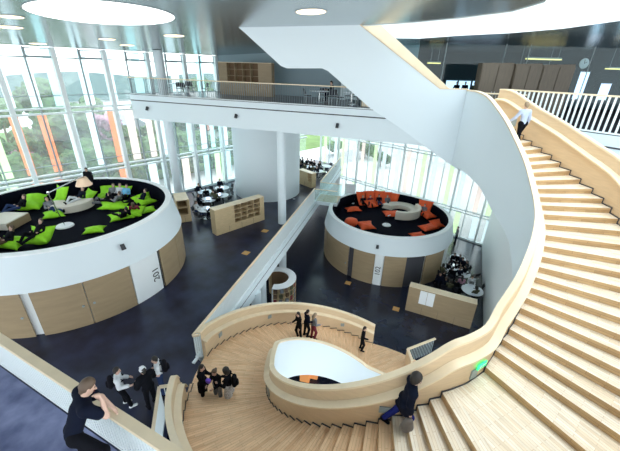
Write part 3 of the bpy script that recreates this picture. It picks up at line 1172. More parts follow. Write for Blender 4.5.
# link platform from the middle deck to the red drum
lk = empty('link_platform', (0, 0, 0), 0, 'little timber floored link platform with glass sides between deck and red drum', 'platform')
la, lb_ = EA + ed * LK0, EA + ed * LK1
tgt = Vector((D2[0], D2[1]))
lo = en * 2.0
MB().hexa([(*la, -.3), (*(la + lo), -.3), (*(lb_ + lo), -.3), (*lb_, -.3)], [(*la, -.0), (*(la + lo), -.0), (*(lb_ + lo), -.0), (*lb_, -.0)]).build('deck', 'white_plaster', lk)
MB().hexa([(*(la + en * .1 + ed * .1), 0), (*(la + lo + ed * .1), 0), (*(lb_ + lo - ed * .1), 0), (*(lb_ + en * .1 - ed * .1), 0)], [(*(la + en * .1 + ed * .1), .02), (*(la + lo + ed * .1), .02), (*(lb_ + lo - ed * .1), .02), (*(lb_ + en * .1 - ed * .1), .02)]).build('timber_floor', 'balustrade_wood', lk)
for q in (la, lb_):
    MB().beam((*q, .55), (*(q + lo), .55), 0.02, 1.05).build('glass_side', 'rail_glass', lk)
    MB().beam((*q, 1.1), (*(q + lo), 1.1), 0.06, 0.05).build('handrail', 'coping_wood', lk)
# white screen standing at the rim of the red drum
ws = empty('white_screen', (0, 0, 0), 0, 'white upright screen panel standing inside the rim of the red drum', 'screen')
sc_ = G(349.5, 203, F2)
MB().box((sc_.x, sc_.y, F2 + .95), (0.9, 0.06, 1.9), math.radians(40)).build('panel', 'paper_white', ws)
MB().box((sc_.x, sc_.y, F2 + .04), (0.9, 0.4, 0.08), math.radians(40)).build('foot', 'white_steel', ws)
MB().box((sc_.x - .38, sc_.y - .33, F2 + .95), (0.05, 0.05, 1.9), math.radians(40)).build('edge_post', 'grey_steel', ws)


# ------------------------------------------------------------------ cushions and sofas
def cushion_mesh(name, w, d, h, seed, pinch=0.22, bend=0.0, n=18):
    """big pillow with pulled corners and creases"""
    r = np.random.default_rng(seed)
    ph = r.uniform(0, 6, 8)
    vs, fs = [], []
    for side in (1, -1):
        for i in range(n + 1):
            for j in range(n + 1):
                u, v = 2 * i / n - 1, 2 * j / n - 1
                k = (1 - u * u) ** 0.45 * (1 - v * v) ** 0.45 if abs(u) < 1 and abs(v) < 1 else 0.0
                x = w / 2 * u * (1 - pinch * (1 - v * v))
                y = d / 2 * v * (1 - pinch * (1 - u * u))
                z = h / 2 * k * (1 + .16 * math.sin(3 * u + ph[0]) * math.cos(2.6 * v + ph[1]) + .07 * math.sin(7 * u + 5 * v + ph[2]))
                z = h * .36 + (z if side > 0 else -z * .75)
                z += bend * max(0, (v + .15)) ** 1.6
                z += 0.10 * h * (u * v) ** 2 * (1 if ph[3] > 3 else -1)
                vs.append((x, y, max(z, 0.0)))
    m1 = (n + 1) ** 2
    for s in (0, 1):
        for i in range(n):
            for j in range(n):
                q = [s * m1 + i * (n + 1) + j, s * m1 + (i + 1) * (n + 1) + j, s * m1 + (i + 1) * (n + 1) + j + 1, s * m1 + i * (n + 1) + j + 1]
                fs.append(tuple(q if s == 0 else q[::-1]))
    me = bpy.data.meshes.new(name)
    me.from_pydata(vs, [], fs)
    bm = bmesh.new()
    bm.from_mesh(me)
    bmesh.ops.remove_doubles(bm, verts=bm.verts, dist=1e-4)
    bm.to_mesh(me)
    bm.free()
    me.polygons.foreach_set('use_smooth', [True] * len(me.polygons))
    return me


_cm = {}


def keep_in(p, c, rmax):
    d = Vector((p[0] - c[0], p[1] - c[1]))
    if d.length > rmax: d = d.normalized() * rmax
    return Vector((c[0] + d.x, c[1] + d.y, p[2]))




def beanbag(p, z, rz, w, d, h, bend, material, label, group, seed=0):
    key = (round(w, 2), round(d, 2), round(h, 2), round(bend, 2), seed)
    if key not in _cm:
        _cm[key] = cushion_mesh('beanbag', w, d, h, seed, bend=bend)
    me = _cm[key].copy()
    me.materials.append(MATS[material])
    o = bpy.data.objects.new('floor_cushion', me)
    COL.objects.link(o)
    o.location = (p[0], p[1], z + .005)
    o.rotation_euler = (0, 0, rz)
    return tag(o, label, 'cushion', group)


R_ = math.radians
VIEW = R_(43)     # looking straight away from the camera
lime = [  # px, py, turn from the view direction, w, d, h, bend
    (34, 209, 10, 1.5, 1.3, .75, .5, 'lime cushion propped up behind the person in dark clothes on the white platform'),
    (60, 206, -20, 1.2, 1.2, .6, .9, 'tall pointed lime cushion standing behind the lamp base'),
    (55, 217, 30, 1.3, .9, .45, .1, 'low lime cushion at the front of the lamp base'),
    (88, 199, -35, 1.5, 1.0, .45, .35, 'lime cushion between the curved cream sofa and the big shade'),
    (109, 195, 10, 1.1, 1.0, .5, .45, 'left upright lime cushion against the far black wall of the drum'),
    (120, 194, 0, .9, .9, .45, .42, 'middle upright lime cushion against the far black wall'),
    (132, 193, -10, 1.15, 1.0, .5, .48, 'right upright lime cushion with pointed corner against the far wall'),
    (107, 198, 25, 1.2, .9, .35, .1, 'flat lime cushion before the upright ones'),
    (115, 209, 12, 2.0, .95, .50, .15, 'long lime cushion lying in the middle of the drum floor'),
    (155, 202, 60, 1.5, .9, .5, .45, 'lime cushion at the far right end of the black well'),
    (122, 219, 35, 1.5, .9, .4, .15, 'lime cushion tucked against the near right rim'),
    (135, 216, 5, 1.3, .9, .45, .3, 'lime cushion beside the person lying at the near rim'),
    (149, 212, 40, 1.0, .7, .35, .1, 'small bit of lime cushion showing over the right rim'),
    (42, 243, 5, 1.35, 1.1, .65, .45, 'puffed lime cushion at the near rim under a sitting person'),
    (12, 247, -5, 1.7, 1.0, .5, .2, 'long lime cushion at the lower left rim'),
    (95, 232, 20, 1.2, .8, .35, .05, 'lime cushion half hidden behind the near rim of the drum'),
]
for i, (px, py, t, w, d, h, bnd, lb) in enumerate(lime):
    p = keep_in(G(px, py, F1), D1, 4.72 - max(w, d) * .5)
    beanbag(p, F1, VIEW + R_(t), w * .85, d * .85, h * .85, bnd * .8, 'lime_fabric', lb, 'lime green floor cushions', seed=i % 5)
red = [
    (353, 211, 15, 1.5, .8, .42, .05, 'flat red cushion lying before the white screen'),
    (362, 205, 20, 1.0, 1.0, .5, .8, 'first upright red cushion from the left in the back row'),
    (369, 203, 0, 1.0, 1.0, .5, .8, 'second upright red cushion from the left in the back row'),
    (377, 202, -10, 1.1, 1.0, .5, .8, 'third upright red cushion from the left in the back row'),
    (386, 201, 0, 1.1, 1.0, .5, .75, 'fourth upright red cushion from the left in the back row'),
    (394, 200, -20, 1.0, 1.0, .5, .7, 'rightmost upright red cushion in the back row'),
    (371, 207, 25, 1.2, .9, .45, .3, 'red cushion slouching before the back row'),
    (366, 228, 15, 1.4, 1.2, .45, .15, 'star shaped red cushion near the front rim'),
    (391, 216, 10, 1.5, .9, .45, .1, 'red cushion lying inside the curved cream sofa'),
    (428, 214, -25, 1.3, 1.2, .55, .8, 'big red cushion propped right of the cream sofa'),
    (435, 217, 30, 1.3, .9, .5, .2, 'low red cushion right of the propped one'),
    (428, 230, 28, 1.6, .9, .45, .1, 'long red cushion along the right front rim'),
    (438, 227, 25, 1.2, .8, .4, .3, 'short red cushion at the right rim'),
    (417, 236, 20, 1.3, .7, .3, .0, 'red cushion just showing over the front rim'),
]
for i, (px, py, t, w, d, h, bnd, lb) in enumerate(red):
    p = keep_in(G(px, py, F2), D2, 4.60 - max(w, d) * .5)
    beanbag(p, F2, VIEW + R_(t), w, d, h, bnd, 'red_fabric', lb, 'red floor cushions', seed=i % 5)
# round red pouffe
p = G(351, 225, F2)
pf_ = MB().lathe((0, 0, 0), [(.0, 0), (.36, 0), (.52, .14), (.56, .30), (.48, .48), (.28, .58), (0, .60)], 28).build('pouffe', 'red_fabric', smooth=True)
pf_.location = (p.x, p.y, F2)
tag(pf_, 'round red pouffe at the left front of the red drum', 'pouffe')


def arc_sofa(name, c, z, r0, r1, h, a0, a1, label, back=None):
    s = empty(name, (c[0], c[1], z), 0, label, 'sofa')
    n = 40
    MB().lathe((0, 0, 0), [(r0, .06), (r1, .06), (r1, h), (r1 - .05, h + .03), (r0 + .05, h + .03), (r0, h), (r0, .06)], n, R_(a0), R_(a1)).build('seat', 'cream_sofa', s, smooth=True)
    MB().lathe((0, 0, 0), [(r0 + .08, 0), (r1 - .08, 0), (r1 - .08, .07), (r0 + .08, .07), (r0 + .08, 0)], n, R_(a0), R_(a1)).build('base', 'black_plastic', s, smooth=True)
    if back:
        MB().lathe((0, 0, 0), [(back[0], h), (back[1], h), (back[1], h + .34), (back[0], h + .34), (back[0], h)], n, R_(a0), R_(a1 if len(back) < 3 else back[2])).build('backrest', 'cream_sofa', s, smooth=True)
    return s


p = G(400, 213, F2)
arc_sofa('curved_sofa', p, F2, 0.85, 1.75, 0.42, -75, 190, 'cream ring shaped sofa open to the left in the middle of the red drum', back=(1.45, 1.75, 60))
p = G(73, 207, F1)
arc_sofa('curved_sofa', p, F1, 0.3, 1.15, 0.45, -120, 60, 'curved cream sofa beside the giant lamp in the lime drum')
# white platform with timber end at the left
wp = empty('platform_seat', (0, 0, 0), 0, 'big white platform seat with brown end at the left of the lime drum', 'seat')
c = G(10, 219, F1)
q0, q1, q2 = G(9, 232, F1 + .0), G(31, 220, F1), G(15, 206, F1)
ax = (q1 - q0).normalized()
ay = Vector((-ax.y, ax.x, 0))
q3 = q0 + ay * 2.4
m = MB().hexa([q0 + Vector((0, 0, .08)), q1 + Vector((0, 0, .08)), q1 + ay * 2.4 + Vector((0, 0, .08)), q3 + Vector((0, 0, .08))], [v_ + Vector((0, 0, .45)) for v_ in (q0, q1, q1 + ay * 2.4, q3)])
m.build('seat', 'cream_sofa', wp, bevel=.02)
m = MB().hexa([v_ - ay * .03 for v_ in (q0, q1)] + [q1, q0], [v_ + Vector((0, 0, .40)) - ay * .03 for v_ in (q0, q1)] + [v_ + Vector((0, 0, .4)) for v_ in (q1, q0)])
m.build('end_panel', 'panel_wood', wp, label='brown timber end panel')


def giant_lamp(p, z, elbow, head, label, shade_r=(0.10, .34)):
    l = empty('giant_lamp', (0, 0, 0), 0, label, 'floor lamp')
    b = Vector((p[0], p[1], z))
    MB().tube(b, b + Vector((0, 0, .06)), 0.42, 0.38, n=28).build('base', 'paper_white', l)
    side = (elbow - b).cross(Vector((0, 0, 1))).normalized() * .05
    for s in (-1, 1):
        MB().tube(b + Vector((0, 0, .06)) + side * s, elbow + side * s, 0.022, n=8).build('lower_arm', 'chrome', l)
        MB().tube(elbow + side * s, head + Vector((0, 0, .25)) + side * s, 0.022, n=8).build('upper_arm', 'chrome', l)
    MB().tube(elbow - side * 2, elbow + side * 2, 0.06, n=12).build('joint', 'chrome', l)
    return l


p = G(65, 226, F1)
el = p + Vector((-.55, -.35, 1.75)) 
dd = ray(48, 193)
el = Vector((dd[0], dd[1], dd[2])) * (Vector((p.x, p.y)).length / math.hypot(dd[0], dd[1])) + Vector((0, 0, CZ))
dd = ray(83, 181)
hd_ = Vector((dd[0], dd[1], dd[2])) * ((Vector((p.x, p.y)).length + .6) / math.hypot(dd[0], dd[1])) + Vector((0, 0, CZ))
gl_ = giant_lamp(p, F1, el, hd_, 'giant angled desk lamp with peach shade standing in the lime drum')
mat('peach_shade', (0.92, 0.66, 0.47), 0.6)
MB().lathe(tuple(hd_), [(.12, .22), (.20, .2), (.40, -.22), (.38, -.22), (.18, .17), (.12, .22)], 28).build('shade', 'peach_shade', gl_, smooth=True)
p = G(386.5, 225, F2)
g2 = empty('slim_lamp', (0, 0, 0), 0, 'slim white lamp with round foot inside the red drum', 'floor lamp')
MB().tube((p.x, p.y, F2), (p.x, p.y, F2 + .05), 0.36, 0.33, n=24).build('base', 'paper_white', g2)
MB().tube((p.x, p.y, F2 + .05), (p.x + .05, p.y + .1, F2 + .85), 0.018, n=8).build('stem', 'chrome', g2)
MB().tube((p.x + .02, p.y, F2 + .83), (p.x + .1, p.y + .25, F2 + .87), 0.05, 0.03, n=10).build('lamp_head', 'paper_white', g2)


# ------------------------------------------------------------------ shelves
def local_frame(a, b):
    a, b = Vector((a[0], a[1])), Vector((b[0], b[1]))
    u = (b - a).normalized()
    return a, u, Vector((-u.y, u.x)), (b - a).length


def shelf_unit(name, a, b, z, depth, h, label, cat='shelf', plinth=.55, grid=None, doors=3, side=1, mat_='shelf_wood'):
    """front edge from a to b on the floor, body behind it"""
    a, u, n, L = local_frame(a, b)
    s = empty(name, (a.x, a.y, z), math.atan2(u.y, u.x), label, cat)
    dp = depth * side
    g0, g1 = grid[:2] if grid else (L, L)
    yb = dp / 2
    MB().box((L / 2, yb, plinth / 2), (L, abs(dp), plinth - .01)).build('plinth_cabinet', mat_, s, bevel=.01)
    MB().box((L / 2, yb, h - .02), (L, abs(dp), .04)).build('top_board', 'coping_wood', s)
    if grid:
        nc, nr = grid[2], grid[3]
        if g0 > .02: MB().box((g0 / 2, yb, (plinth + h - .04) / 2), (g0, abs(dp) * .98, h - .04 - plinth)).build('cupboard', mat_, s)
        if L - g1 > .02: MB().box(((L + g1) / 2, yb, (plinth + h - .04) / 2), (L - g1, abs(dp) * .98, h - .04 - plinth)).build('cupboard', mat_, s)
        MB().box(((g0 + g1) / 2, yb + dp * .30, (plinth + h - .04) / 2), (g1 - g0, .03, h - .04 - plinth)).build('back_board', 'shelf_dark', s)
        m = MB()
        for i in range(nc + 1):
            m.box((g0 + (g1 - g0) * i / nc, yb - dp * .02, (plinth + h - .04) / 2), (.035, abs(dp) * .9, h - .04 - plinth))
        for j in range(nr + 1):
            m.box(((g0 + g1) / 2, yb - dp * .02, plinth + (h - .04 - plinth) * j / nr), (g1 - g0, abs(dp) * .9, .035))
        m.build('shelf_grid', mat_, s)
    else:
        MB().box((L / 2, yb, (plinth + h - .04) / 2), (L, abs(dp) * .96, h - .04 - plinth)).build('cupboard', mat_, s)
    jm = MB()
    for i in range(1, doors):
        jm.box((L * i / doors, -.002 * side, plinth / 2), (.012, .012, plinth - .06))
    jm.build('joint', 'groove', s)
    return s


shelf_unit('book_shelf', (-18.34, 10.37), (-18.22, 14.45), 0, .62, 1.9, 'long oak shelf with a grid of open cubbies in front of the white core', grid=(1.5, 3.72, 4, 4), side=1, doors=4, plinth=.5)
shelf_unit('book_shelf', (-22.0, 9.5), (-21.7, 10.35), 0, 1.7, 1.75, 'narrow oak shelf end standing beside the lime drum and the study tables', grid=(.05, .75, 1, 2), side=1, doors=2)
shelf_unit('book_shelf', (-22.9, 22.6), (-20.9, 22.45), 0, .6, 1.45, 'oak shelf standing right behind the white core', grid=(1.45, 1.95, 1, 3), side=1, doors=2)
cab = shelf_unit('sideboard', (-7.34, 17.48), (-3.52, 18.74), ZL, .55, 1.95, 'cream topped oak cabinet with two white doors on the lower floor', cat='cabinet', plinth=.6, side=1, doors=4, mat_='panel_wood')
for i in (0, 1):
    MB().box((.95 + .46 * i, -.012, 1.35), (.44, .03, 1.0)).build('white_door', 'paper_white', cab, label='white door')
# curved bookcase
cb = empty('curved_bookcase', (-13.95, 11.9, ZL), 0, 'C shaped white topped bookcase curling round beneath the long railing', 'bookcase')
cap = [(.78, 1.98), (1.28, 1.98), (1.28, 2.05), (.78, 2.05), (.78, 1.98)]
MB().lathe((0, 0, 0), cap, 36, R_(-55), R_(165)).build('top_board', 'paper_white', cb, smooth=True)
MB().lathe((0, 0, 0), [(1.08, 0), (1.10, 0), (1.10, 1.98), (1.08, 1.98), (1.08, 0)], 36, R_(-55), R_(165)).build('back_board', 'shelf_wood', cb, smooth=True)
MB().lathe((0, 0, 0), [(.80, 0), (.82, 0), (.82, 1.98), (.80, 1.98), (.80, 0)], 36, R_(-55), R_(165)).build('inner_board', 'shelf_dark', cb, smooth=True)
for z_ in (.03, .4, .8, 1.2, 1.6):
    MB().lathe((0, 0, 0), [(1.1, z_), (1.27, z_), (1.27, z_ + .03), (1.1, z_ + .03), (1.1, z_)], 36, R_(-55), R_(165)).build('shelf_board', 'shelf_wood', cb, smooth=True)
m = MB()
for i in range(13):
    t = R_(-55 + 220 * i / 12)
    m.beam((1.1 * math.cos(t), 1.1 * math.sin(t), 1.0), (1.27 * math.cos(t), 1.27 * math.sin(t), 1.0), .025, 1.95)
m.build('divider', 'shelf_wood', cb)
MB().beam((.78 * math.cos(R_(-55)), .78 * math.sin(R_(-55)), 1.0), (1.28 * math.cos(R_(-55)), 1.28 * math.sin(R_(-55)), 1.0), .05, 2.0).build('end_panel', 'paper_white', cb)
bk = [('cloth_darkred', .3), ('cloth_brown', .26), ('cloth_olive', .28), ('cloth_grey', .24)]
nb = 0
for i in range(12):
    for z_ in (.06, .43, .83, 1.23, 1.63):
        for j in range(1):
            t = R_(-55 + 220 * (i + .3 + .3 * random.random()) / 12)
            if not (-60 < math.degrees(t) < 60): continue
            mm, hh = random.choice(bk)
            o = MB().box((0, 0, hh / 2), (.15, .2, hh)).build('book_stack', mm)
            o.location = (-13.95 + 1.19 * math.cos(t), 11.9 + 1.19 * math.sin(t), ZL + z_)
            o.rotation_euler = (0, 0, t)
            tag(o, 'dark books standing in the curved bookcase', 'books', 'books in the curved bookcase')

# floor outlet plates
for (px, py, z, lb) in ((246, 253, 0, 'orange floor plate nearest the long railing on the dark carpet'), (265, 231, 0, 'orange floor plate in front of the white column'), (348, 283, ZL, 'orange floor plate before the red drum'), (396, 309, ZL, 'orange floor plate beside the cream topped cabinet')):
    p = G(px, py, z)
    f_ = empty('floor_plate', (p.x, p.y, z), R_(20), lb, 'floor plate')
    MB().box((0, 0, .008), (.42, .42, .015)).build('plate', 'orange_plate', f_)
    MB().box((0, 0, .018), (.2, .06, .006)).build('grip', 'shelf_wood', f_)
for (px, py), lb in (((297, 192), 'small white floor socket nearer the core'), ((294, 199), 'small white floor socket nearer the column')):
    p = G(px, py, 0)
    tag(MB().box((p.x, p.y, .01), (.2, .2, .02)).build('floor_socket', 'paper_white'), lb, 'floor socket')

# guard at the foot of the stair
ga, gb = G(405, 363, ZL), G(432, 352, ZL)
fg = empty('foot_guard', (0, 0, 0), 0, 'timber guard with dark bars at the foot of the spiral stair', 'guard')
u = (gb - ga).normalized()
MB().beam(ga + Vector((0, 0, .5)), ga - u * .0 + Vector((.55, -.55, .5)), .1, 1.0).build('timber_panel', 'balustrade_wood', fg)
MB().beam(ga + Vector((0, 0, 1.02)), gb + Vector((0, 0, 1.02)), .12, .06).build('handrail', 'coping_wood', fg)
MB().beam(ga + Vector((0, 0, 1.02)), ga + Vector((.55, -.55, 1.02)), .14, .06).build('coping', 'coping_wood', fg)
m = MB()
Lg = (gb - ga).length
for i in range(int(Lg / .12)):
    q = ga + u * (.06 + .12 * i)
    m.box((q.x, q.y, ZL + .5), (.03, .03, 1.0))
m.build('bars', 'grey_steel', fg)
for (px, py, w_), lb in (((305, 380, .5), 'upright orange block seen through the eye of the stair'), ((314, 377, .42), 'second orange block seen through the eye of the stair')):
    p = G(px, py, ZL)
    o = MB().box((0, 0, .3), (w_, .35, .6)).build('foam_block', 'balcony_orange', bevel=.04)
    place(o, (p.x, p.y, ZL + .021), R_(30))
    tag(o, lb, 'block')


# ------------------------------------------------------------------ tables and chairs
def table_proto(r, h):
    t = empty('round_table', (0, 0, 0), 0, 'round pale table', 'table')
    MB().lathe((0, 0, 0), [(0, h - .03), (r, h - .03), (r, h), (0, h)], 32).build('tabletop', 'table_top', t, smooth=False)
    MB().tube((0, 0, .03), (0, 0, h - .03), .04, n=10).build('column', 'chrome', t)
    MB().lathe((0, 0, 0), [(0, 0), (.32, 0), (.3, .03), (0, .03)], 20).build('foot', 'chrome', t)
    return t


def chair_proto():
    c = empty('study_chair', (0, 0, 0), 0, 'black shell chair', 'chair')
    m = MB().box((0, 0, .45), (.44, .44, .04))
    m.build('seat', 'charcoal_chair', c, bevel=.015)
    m = MB()
    m.hexa([(-.21, -.21, .55), (.21, -.21, .55), (.20, -.17, .55), (-.20, -.17, .55)], [(-.19, -.30, .88), (.19, -.30, .88), (.18, -.26, .88), (-.18, -.26, .88)])
    m.build('backrest', 'charcoal_chair', c, bevel=.012)
    for x in (-.19, .19):
        for y in (-.19, .19):
            MB().tube((x, y, 0), (x * .9, y * .9, .44), .012, n=6).build('leg', 'chrome', c)
        MB().tube((x, -.19, .44), (x * .95, -.24, .60), .012, n=6).build('back_support', 'chrome', c)
    return c


T0, C0 = table_proto(.62, .74), chair_proto()
usedT, usedC = [False], [False]


def put_table(p, z, label, group=None, s=1.0):
    o = T0 if not usedT[0] else copy_tree(T0)
    usedT[0] = True
    place(o, (p[0], p[1], z), 0, label, group, s)
    return o


def put_chair(p, z, rz, label, group):
    o = C0 if not usedC[0] else copy_tree(C0)
    usedC[0] = True
    return place(o, (p[0], p[1], z), rz, label, group)


def laptop(p, z, rz, label, group):
    l = empty('laptop', (p[0], p[1], z), rz, label, 'laptop', group)
    MB().box((0, 0, .01), (.34, .24, .018)).build('keyboard', 'grey_steel', l)
    MB().hexa([(-.17, .115, .02), (.17, .115, .02), (.17, .125, .02), (-.17, .125, .02)], [(-.17, .19, .23), (.17, .19, .23), (.17, .2, .23), (-.17, .2, .23)]).build('screen', 'screen_pane_glow', l)
    return l


seats = []
tabsA = [((206, 209), 'pale round table nearest the narrow shelf end'), ((208, 199.5), 'pale round table in the middle of the window group'), ((221, 195), 'pale round table right of the middle, before the core'),
         ((205, 191.5), 'pale round table closest to the tall windows'), ((222, 187.5), 'pale round table farthest back beside the core')]
for k, ((px, py), lb) in enumerate(tabsA):
    p = G(px, py, .74)
    put_table(p, 0, lb, 'study tables by the left windows')
    for j in range(5):
        a = 2 * PI * j / 5 + k * .7
        q = (p.x + .82 * math.cos(a), p.y + .82 * math.sin(a))
        put_chair(q, 0, a + PI / 2, 'black chair drawn up to ' + lb.replace('pale round', 'the pale'), 'chairs at ' + lb[5:30])
        seats.append((q, 0, a + PI / 2, k, j))
    laptop((p.x + .2, p.y - .1), .742, k, 'open laptop on ' + lb.replace('pale round', 'the pale'), None)
tabsF = [((303, 172), 'pale table in the far corner group, left front'), ((318, 171), 'pale table in the far corner group, right front'), ((310, 166.5), 'pale table in the far corner group, behind the others'), ((326, 166), 'pale table at the far deck edge')]
for k, ((px, py), lb) in enumerate(tabsF):
    p = G(px, py, .74)
    put_table(p, 0, lb, 'far corner tables')
    for j in range(5):
        a = 2 * PI * j / 5 + k
        q = (p.x + .85 * math.cos(a), p.y + .85 * math.sin(a))
        put_chair(q, 0, a + PI / 2, 'black chair round ' + lb.replace('pale table', 'the pale table'), 'chairs at ' + lb[:28] + str(k))
tabsL = [((472, 291), 'white round table beside the woman in white'), ((458, 258), 'pale table in the middle of the crowded lower group'), ((447, 268), 'pale table at the left of the crowded lower group'), ((462, 273), 'pale table at the right of the crowded lower group')]
for k, ((px, py), lb) in enumerate(tabsL):
    p = G(px, py, ZL + .74)
    put_table(p, ZL, lb, 'lower study tables', 1.15 if k == 0 else 1.0)
for k, (px, py) in enumerate(((482, 283), (486, 296), (480, 303))):
    p = G(px, py, ZL) + Vector((-.55, -.2, 0))
    put_chair(p, ZL, 1.0 + k, ['black chair behind the white round table', 'black chair right of the white round table', 'black chair in front of the white round table'][k], 'chairs by the white round table')
# furniture of the upper balcony
ub = bp0 + bd * 7.1 + bn * 4.2
wu = shelf_unit('wall_shelf', tuple(ub), tuple(ub - bd * 4.6), Z8, .5, 2.35, 'pale shelf unit with dark open cubbies standing on the upper balcony', plinth=.95, grid=(.75, 3.5, 4, 3), side=1, doors=4, mat_='panel_wood')
for k, (t_, n_) in enumerate(((-2.0, 2.2), (-3.0, 3.0), (-4.2, 2.2), (-5.6, 3.0), (-7.0, 2.2), (8.2, 2.4), (9.8, 2.4))):
    q = bp0 + bd * t_ + bn * n_
    if k % 2 == 0:
        put_table(q, Z8, ['pale round table on the upper balcony right of the shelf', '', 'second pale round table on the upper balcony from the shelf', '', 'pale round table on the upper balcony behind the slanting flight', '', 'pale round table on the upper balcony at the far left windows'][k], 'tables on the upper balcony')
    for j in range(3):
        a = 2.1 * j + k
        put_chair((q.x + .8 * math.cos(a), q.y + .8 * math.sin(a)), Z8, a + PI / 2, 'black chair standing on the upper balcony behind the barred railing', 'chairs on the upper balcony')
tag(MB().box((*(bp0 + bd * -2.6 + bn * 6.0), Z8 + 2.0), (.35, .5, 4.0), R_(23)).build('column_5', 'white_plaster'), kind='structure')
pq = bp0 + bd * -5.5 + bn * 1.6
bx = empty('wood_cupboard', (pq.x, pq.y, Z8), R_(23), 'pale timber cupboard standing behind the bars at the right end of the balcony', 'cupboard')
MB().box((0, 0, .75), (.9, .5, 1.5)).build('carcass', 'shelf_wood', bx)
MB().box((0, -.27, .5), (.8, .03, .95)).build('door', 'coping_wood', bx)

# ------------------------------------------------------------------ ceiling lamps
def ceil_disc(px, py, rx, name, material, label, cat='ceiling light', group=None):
    p = CP(px, py)
    o = empty(name, tuple(p), 0, label, cat, group)
    o.rotation_euler = (0, -math.atan(0.052), 0)
    MB().tube((0, 0, -.014), (0, 0, .03), rx, n=48).build('diffuser', material, o)
    MB().lathe((0, 0, 0), [(rx, -.018), (rx + .04, -.018), (rx + .04, .02), (rx, .02), (rx, -.018)], 48).build('rim', 'grey_steel', o)
    return o


def disc_r(x0, x1, y):
    return (CP(x1, y) - CP(x0, y)).length / 2


ceil_disc(105, 14, disc_r(38, 172, 14.5), 'round_skylight', 'lamp_disc', 'huge round luminous white disc in the metal ceiling at upper left', 'ceiling light')
ceil_disc(311, 11.5, disc_r(296, 326, 11.5), 'round_lamp', 'warm_disc', 'warm round lamp alone in the middle of the ceiling')
for (x0, x1, y, lb) in ((0, 22, 16.5, 'warm round lamp at the upper left corner of the ceiling'), (-2, 21, 27, 'warm round lamp below the corner one'), (99, 115, 39, 'small warm round lamp under the huge disc'), (120, 134, 45, 'small warm round lamp nearest the window top'),
                        (164, 184, 35.5, 'warm round lamp right of the huge disc'), (30, 46, 43.5, 'faint warm round lamp near the left windows')):
    ceil_disc((x0 + x1) / 2, y, disc_r(x0, x1, y), 'round_lamp', 'warm_disc', lb)

#PART4

# ================================================================== OUTSIDE
tag(MB().face([(-200, -120, ZL - .45), (60, -120, ZL - .45), (60, 200, ZL - .45), (-200, 200, ZL - .45)]).build('ground', 'paving'), kind='structure')
tag(MB().box((-38, 10, ZL - .42), (6, 160, .06)).build('path', 'asphalt'), kind='structure')
lw = MB().box((-75, 10, ZL - .40), (56, 170, .1)).build('lawn', 'lawn')
tag(lw, kind='stuff')
lw['label'] = 'green lawn beyond the road outside the left windows'


def tree_proto(seed, r, h, material, blobs=9):
    rr = np.random.default_rng(seed)
    bm = bmesh.new()
    for i in range(blobs):
        t = rr.uniform(0, 2 * PI)
        q = rr.uniform(0, .75) * r
        c = Vector((q * math.cos(t), q * math.sin(t), h * rr.uniform(.38, .86)))
        s = r * rr.uniform(.38, .62)
        M = Matrix.Translation(c) @ Matrix.Diagonal((s, s, s * .9, 1))
        bmesh.ops.create_icosphere(bm, subdivisions=3, radius=1, matrix=M)
    for v in bm.verts:
        n = math.sin(v.co.x * 5.1 + seed) * math.cos(v.co.y * 4.3) * math.sin(v.co.z * 6.1)
        v.co += v.normal * (0.12 * r * n + rr.uniform(-.07, .07) * r)
    me = bpy.data.meshes.new('tree')
    bm.to_mesh(me)
    bm.free()
    me.materials.append(MATS[material])
    t = empty('tree', (0, 0, 0), 0, 'leafy tree', 'tree')
    o = bpy.data.objects.new('crown', me)
    COL.objects.link(o)
    o.parent = t
    MB().tube((0, 0, 0), (0, 0, h * .6), .2, .1, n=8).build('trunk', 'bark', t)
    return t


TP = [tree_proto(1, 3.6, 9.5, 'leaf_green'), tree_proto(2, 4.2, 11.0, 'leaf_green', 11), tree_proto(3, 3.0, 7.5, 'leaf_pale'), tree_proto(4, 2.3, 6.5, 'leaf_pink'), tree_proto(5, 2.6, 4.6, 'leaf_green', 8)]
tused = set()


def put_tree(k, x, y, s, label, group):
    o = TP[k] if k not in tused else copy_tree(TP[k])
    tused.add(k)
    place(o, (x, y, ZL - .4), random.uniform(0, 6), label, group, s)
    o['category'] = 'tree' if k != 4 else 'bush'


kinds = {0: 'green tree outside the left windows beyond the road', 1: 'big dark green tree in the row outside the left windows', 2: 'pale green tree far off outside the left windows', 3: 'pink blossoming tree outside the left windows', 4: 'rounded green bush in the hedge row outside the left windows'}
for i in range(17):
    y = -14 + i * 3.2
    put_tree(4, -47 + random.uniform(-1.2, 1.2), y, random.uniform(.9, 1.25), kinds[4], 'hedge bushes outside')
for i in range(11):
    k = [0, 1, 0, 2, 1, 0][i % 6]
    put_tree(k, -58 + random.uniform(-4, 4), -12 + i * 6.0 + random.uniform(-1.5, 1.5), random.uniform(.75, .95), kinds[k], 'trees outside: ' + kinds[k][:14])
for i in range(12):
    k = [2, 0, 2, 1][i % 4]
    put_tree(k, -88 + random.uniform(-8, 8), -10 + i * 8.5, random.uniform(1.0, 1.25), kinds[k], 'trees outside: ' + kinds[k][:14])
for (px, py), s in (((97, 104), .95), ((60, 98), .6), ((8, 112), .5)):
    q = OX(px, py, -56)
    put_tree(3, -56, q.y, s * 1.35, kinds[3], 'pink blossoming trees outside')
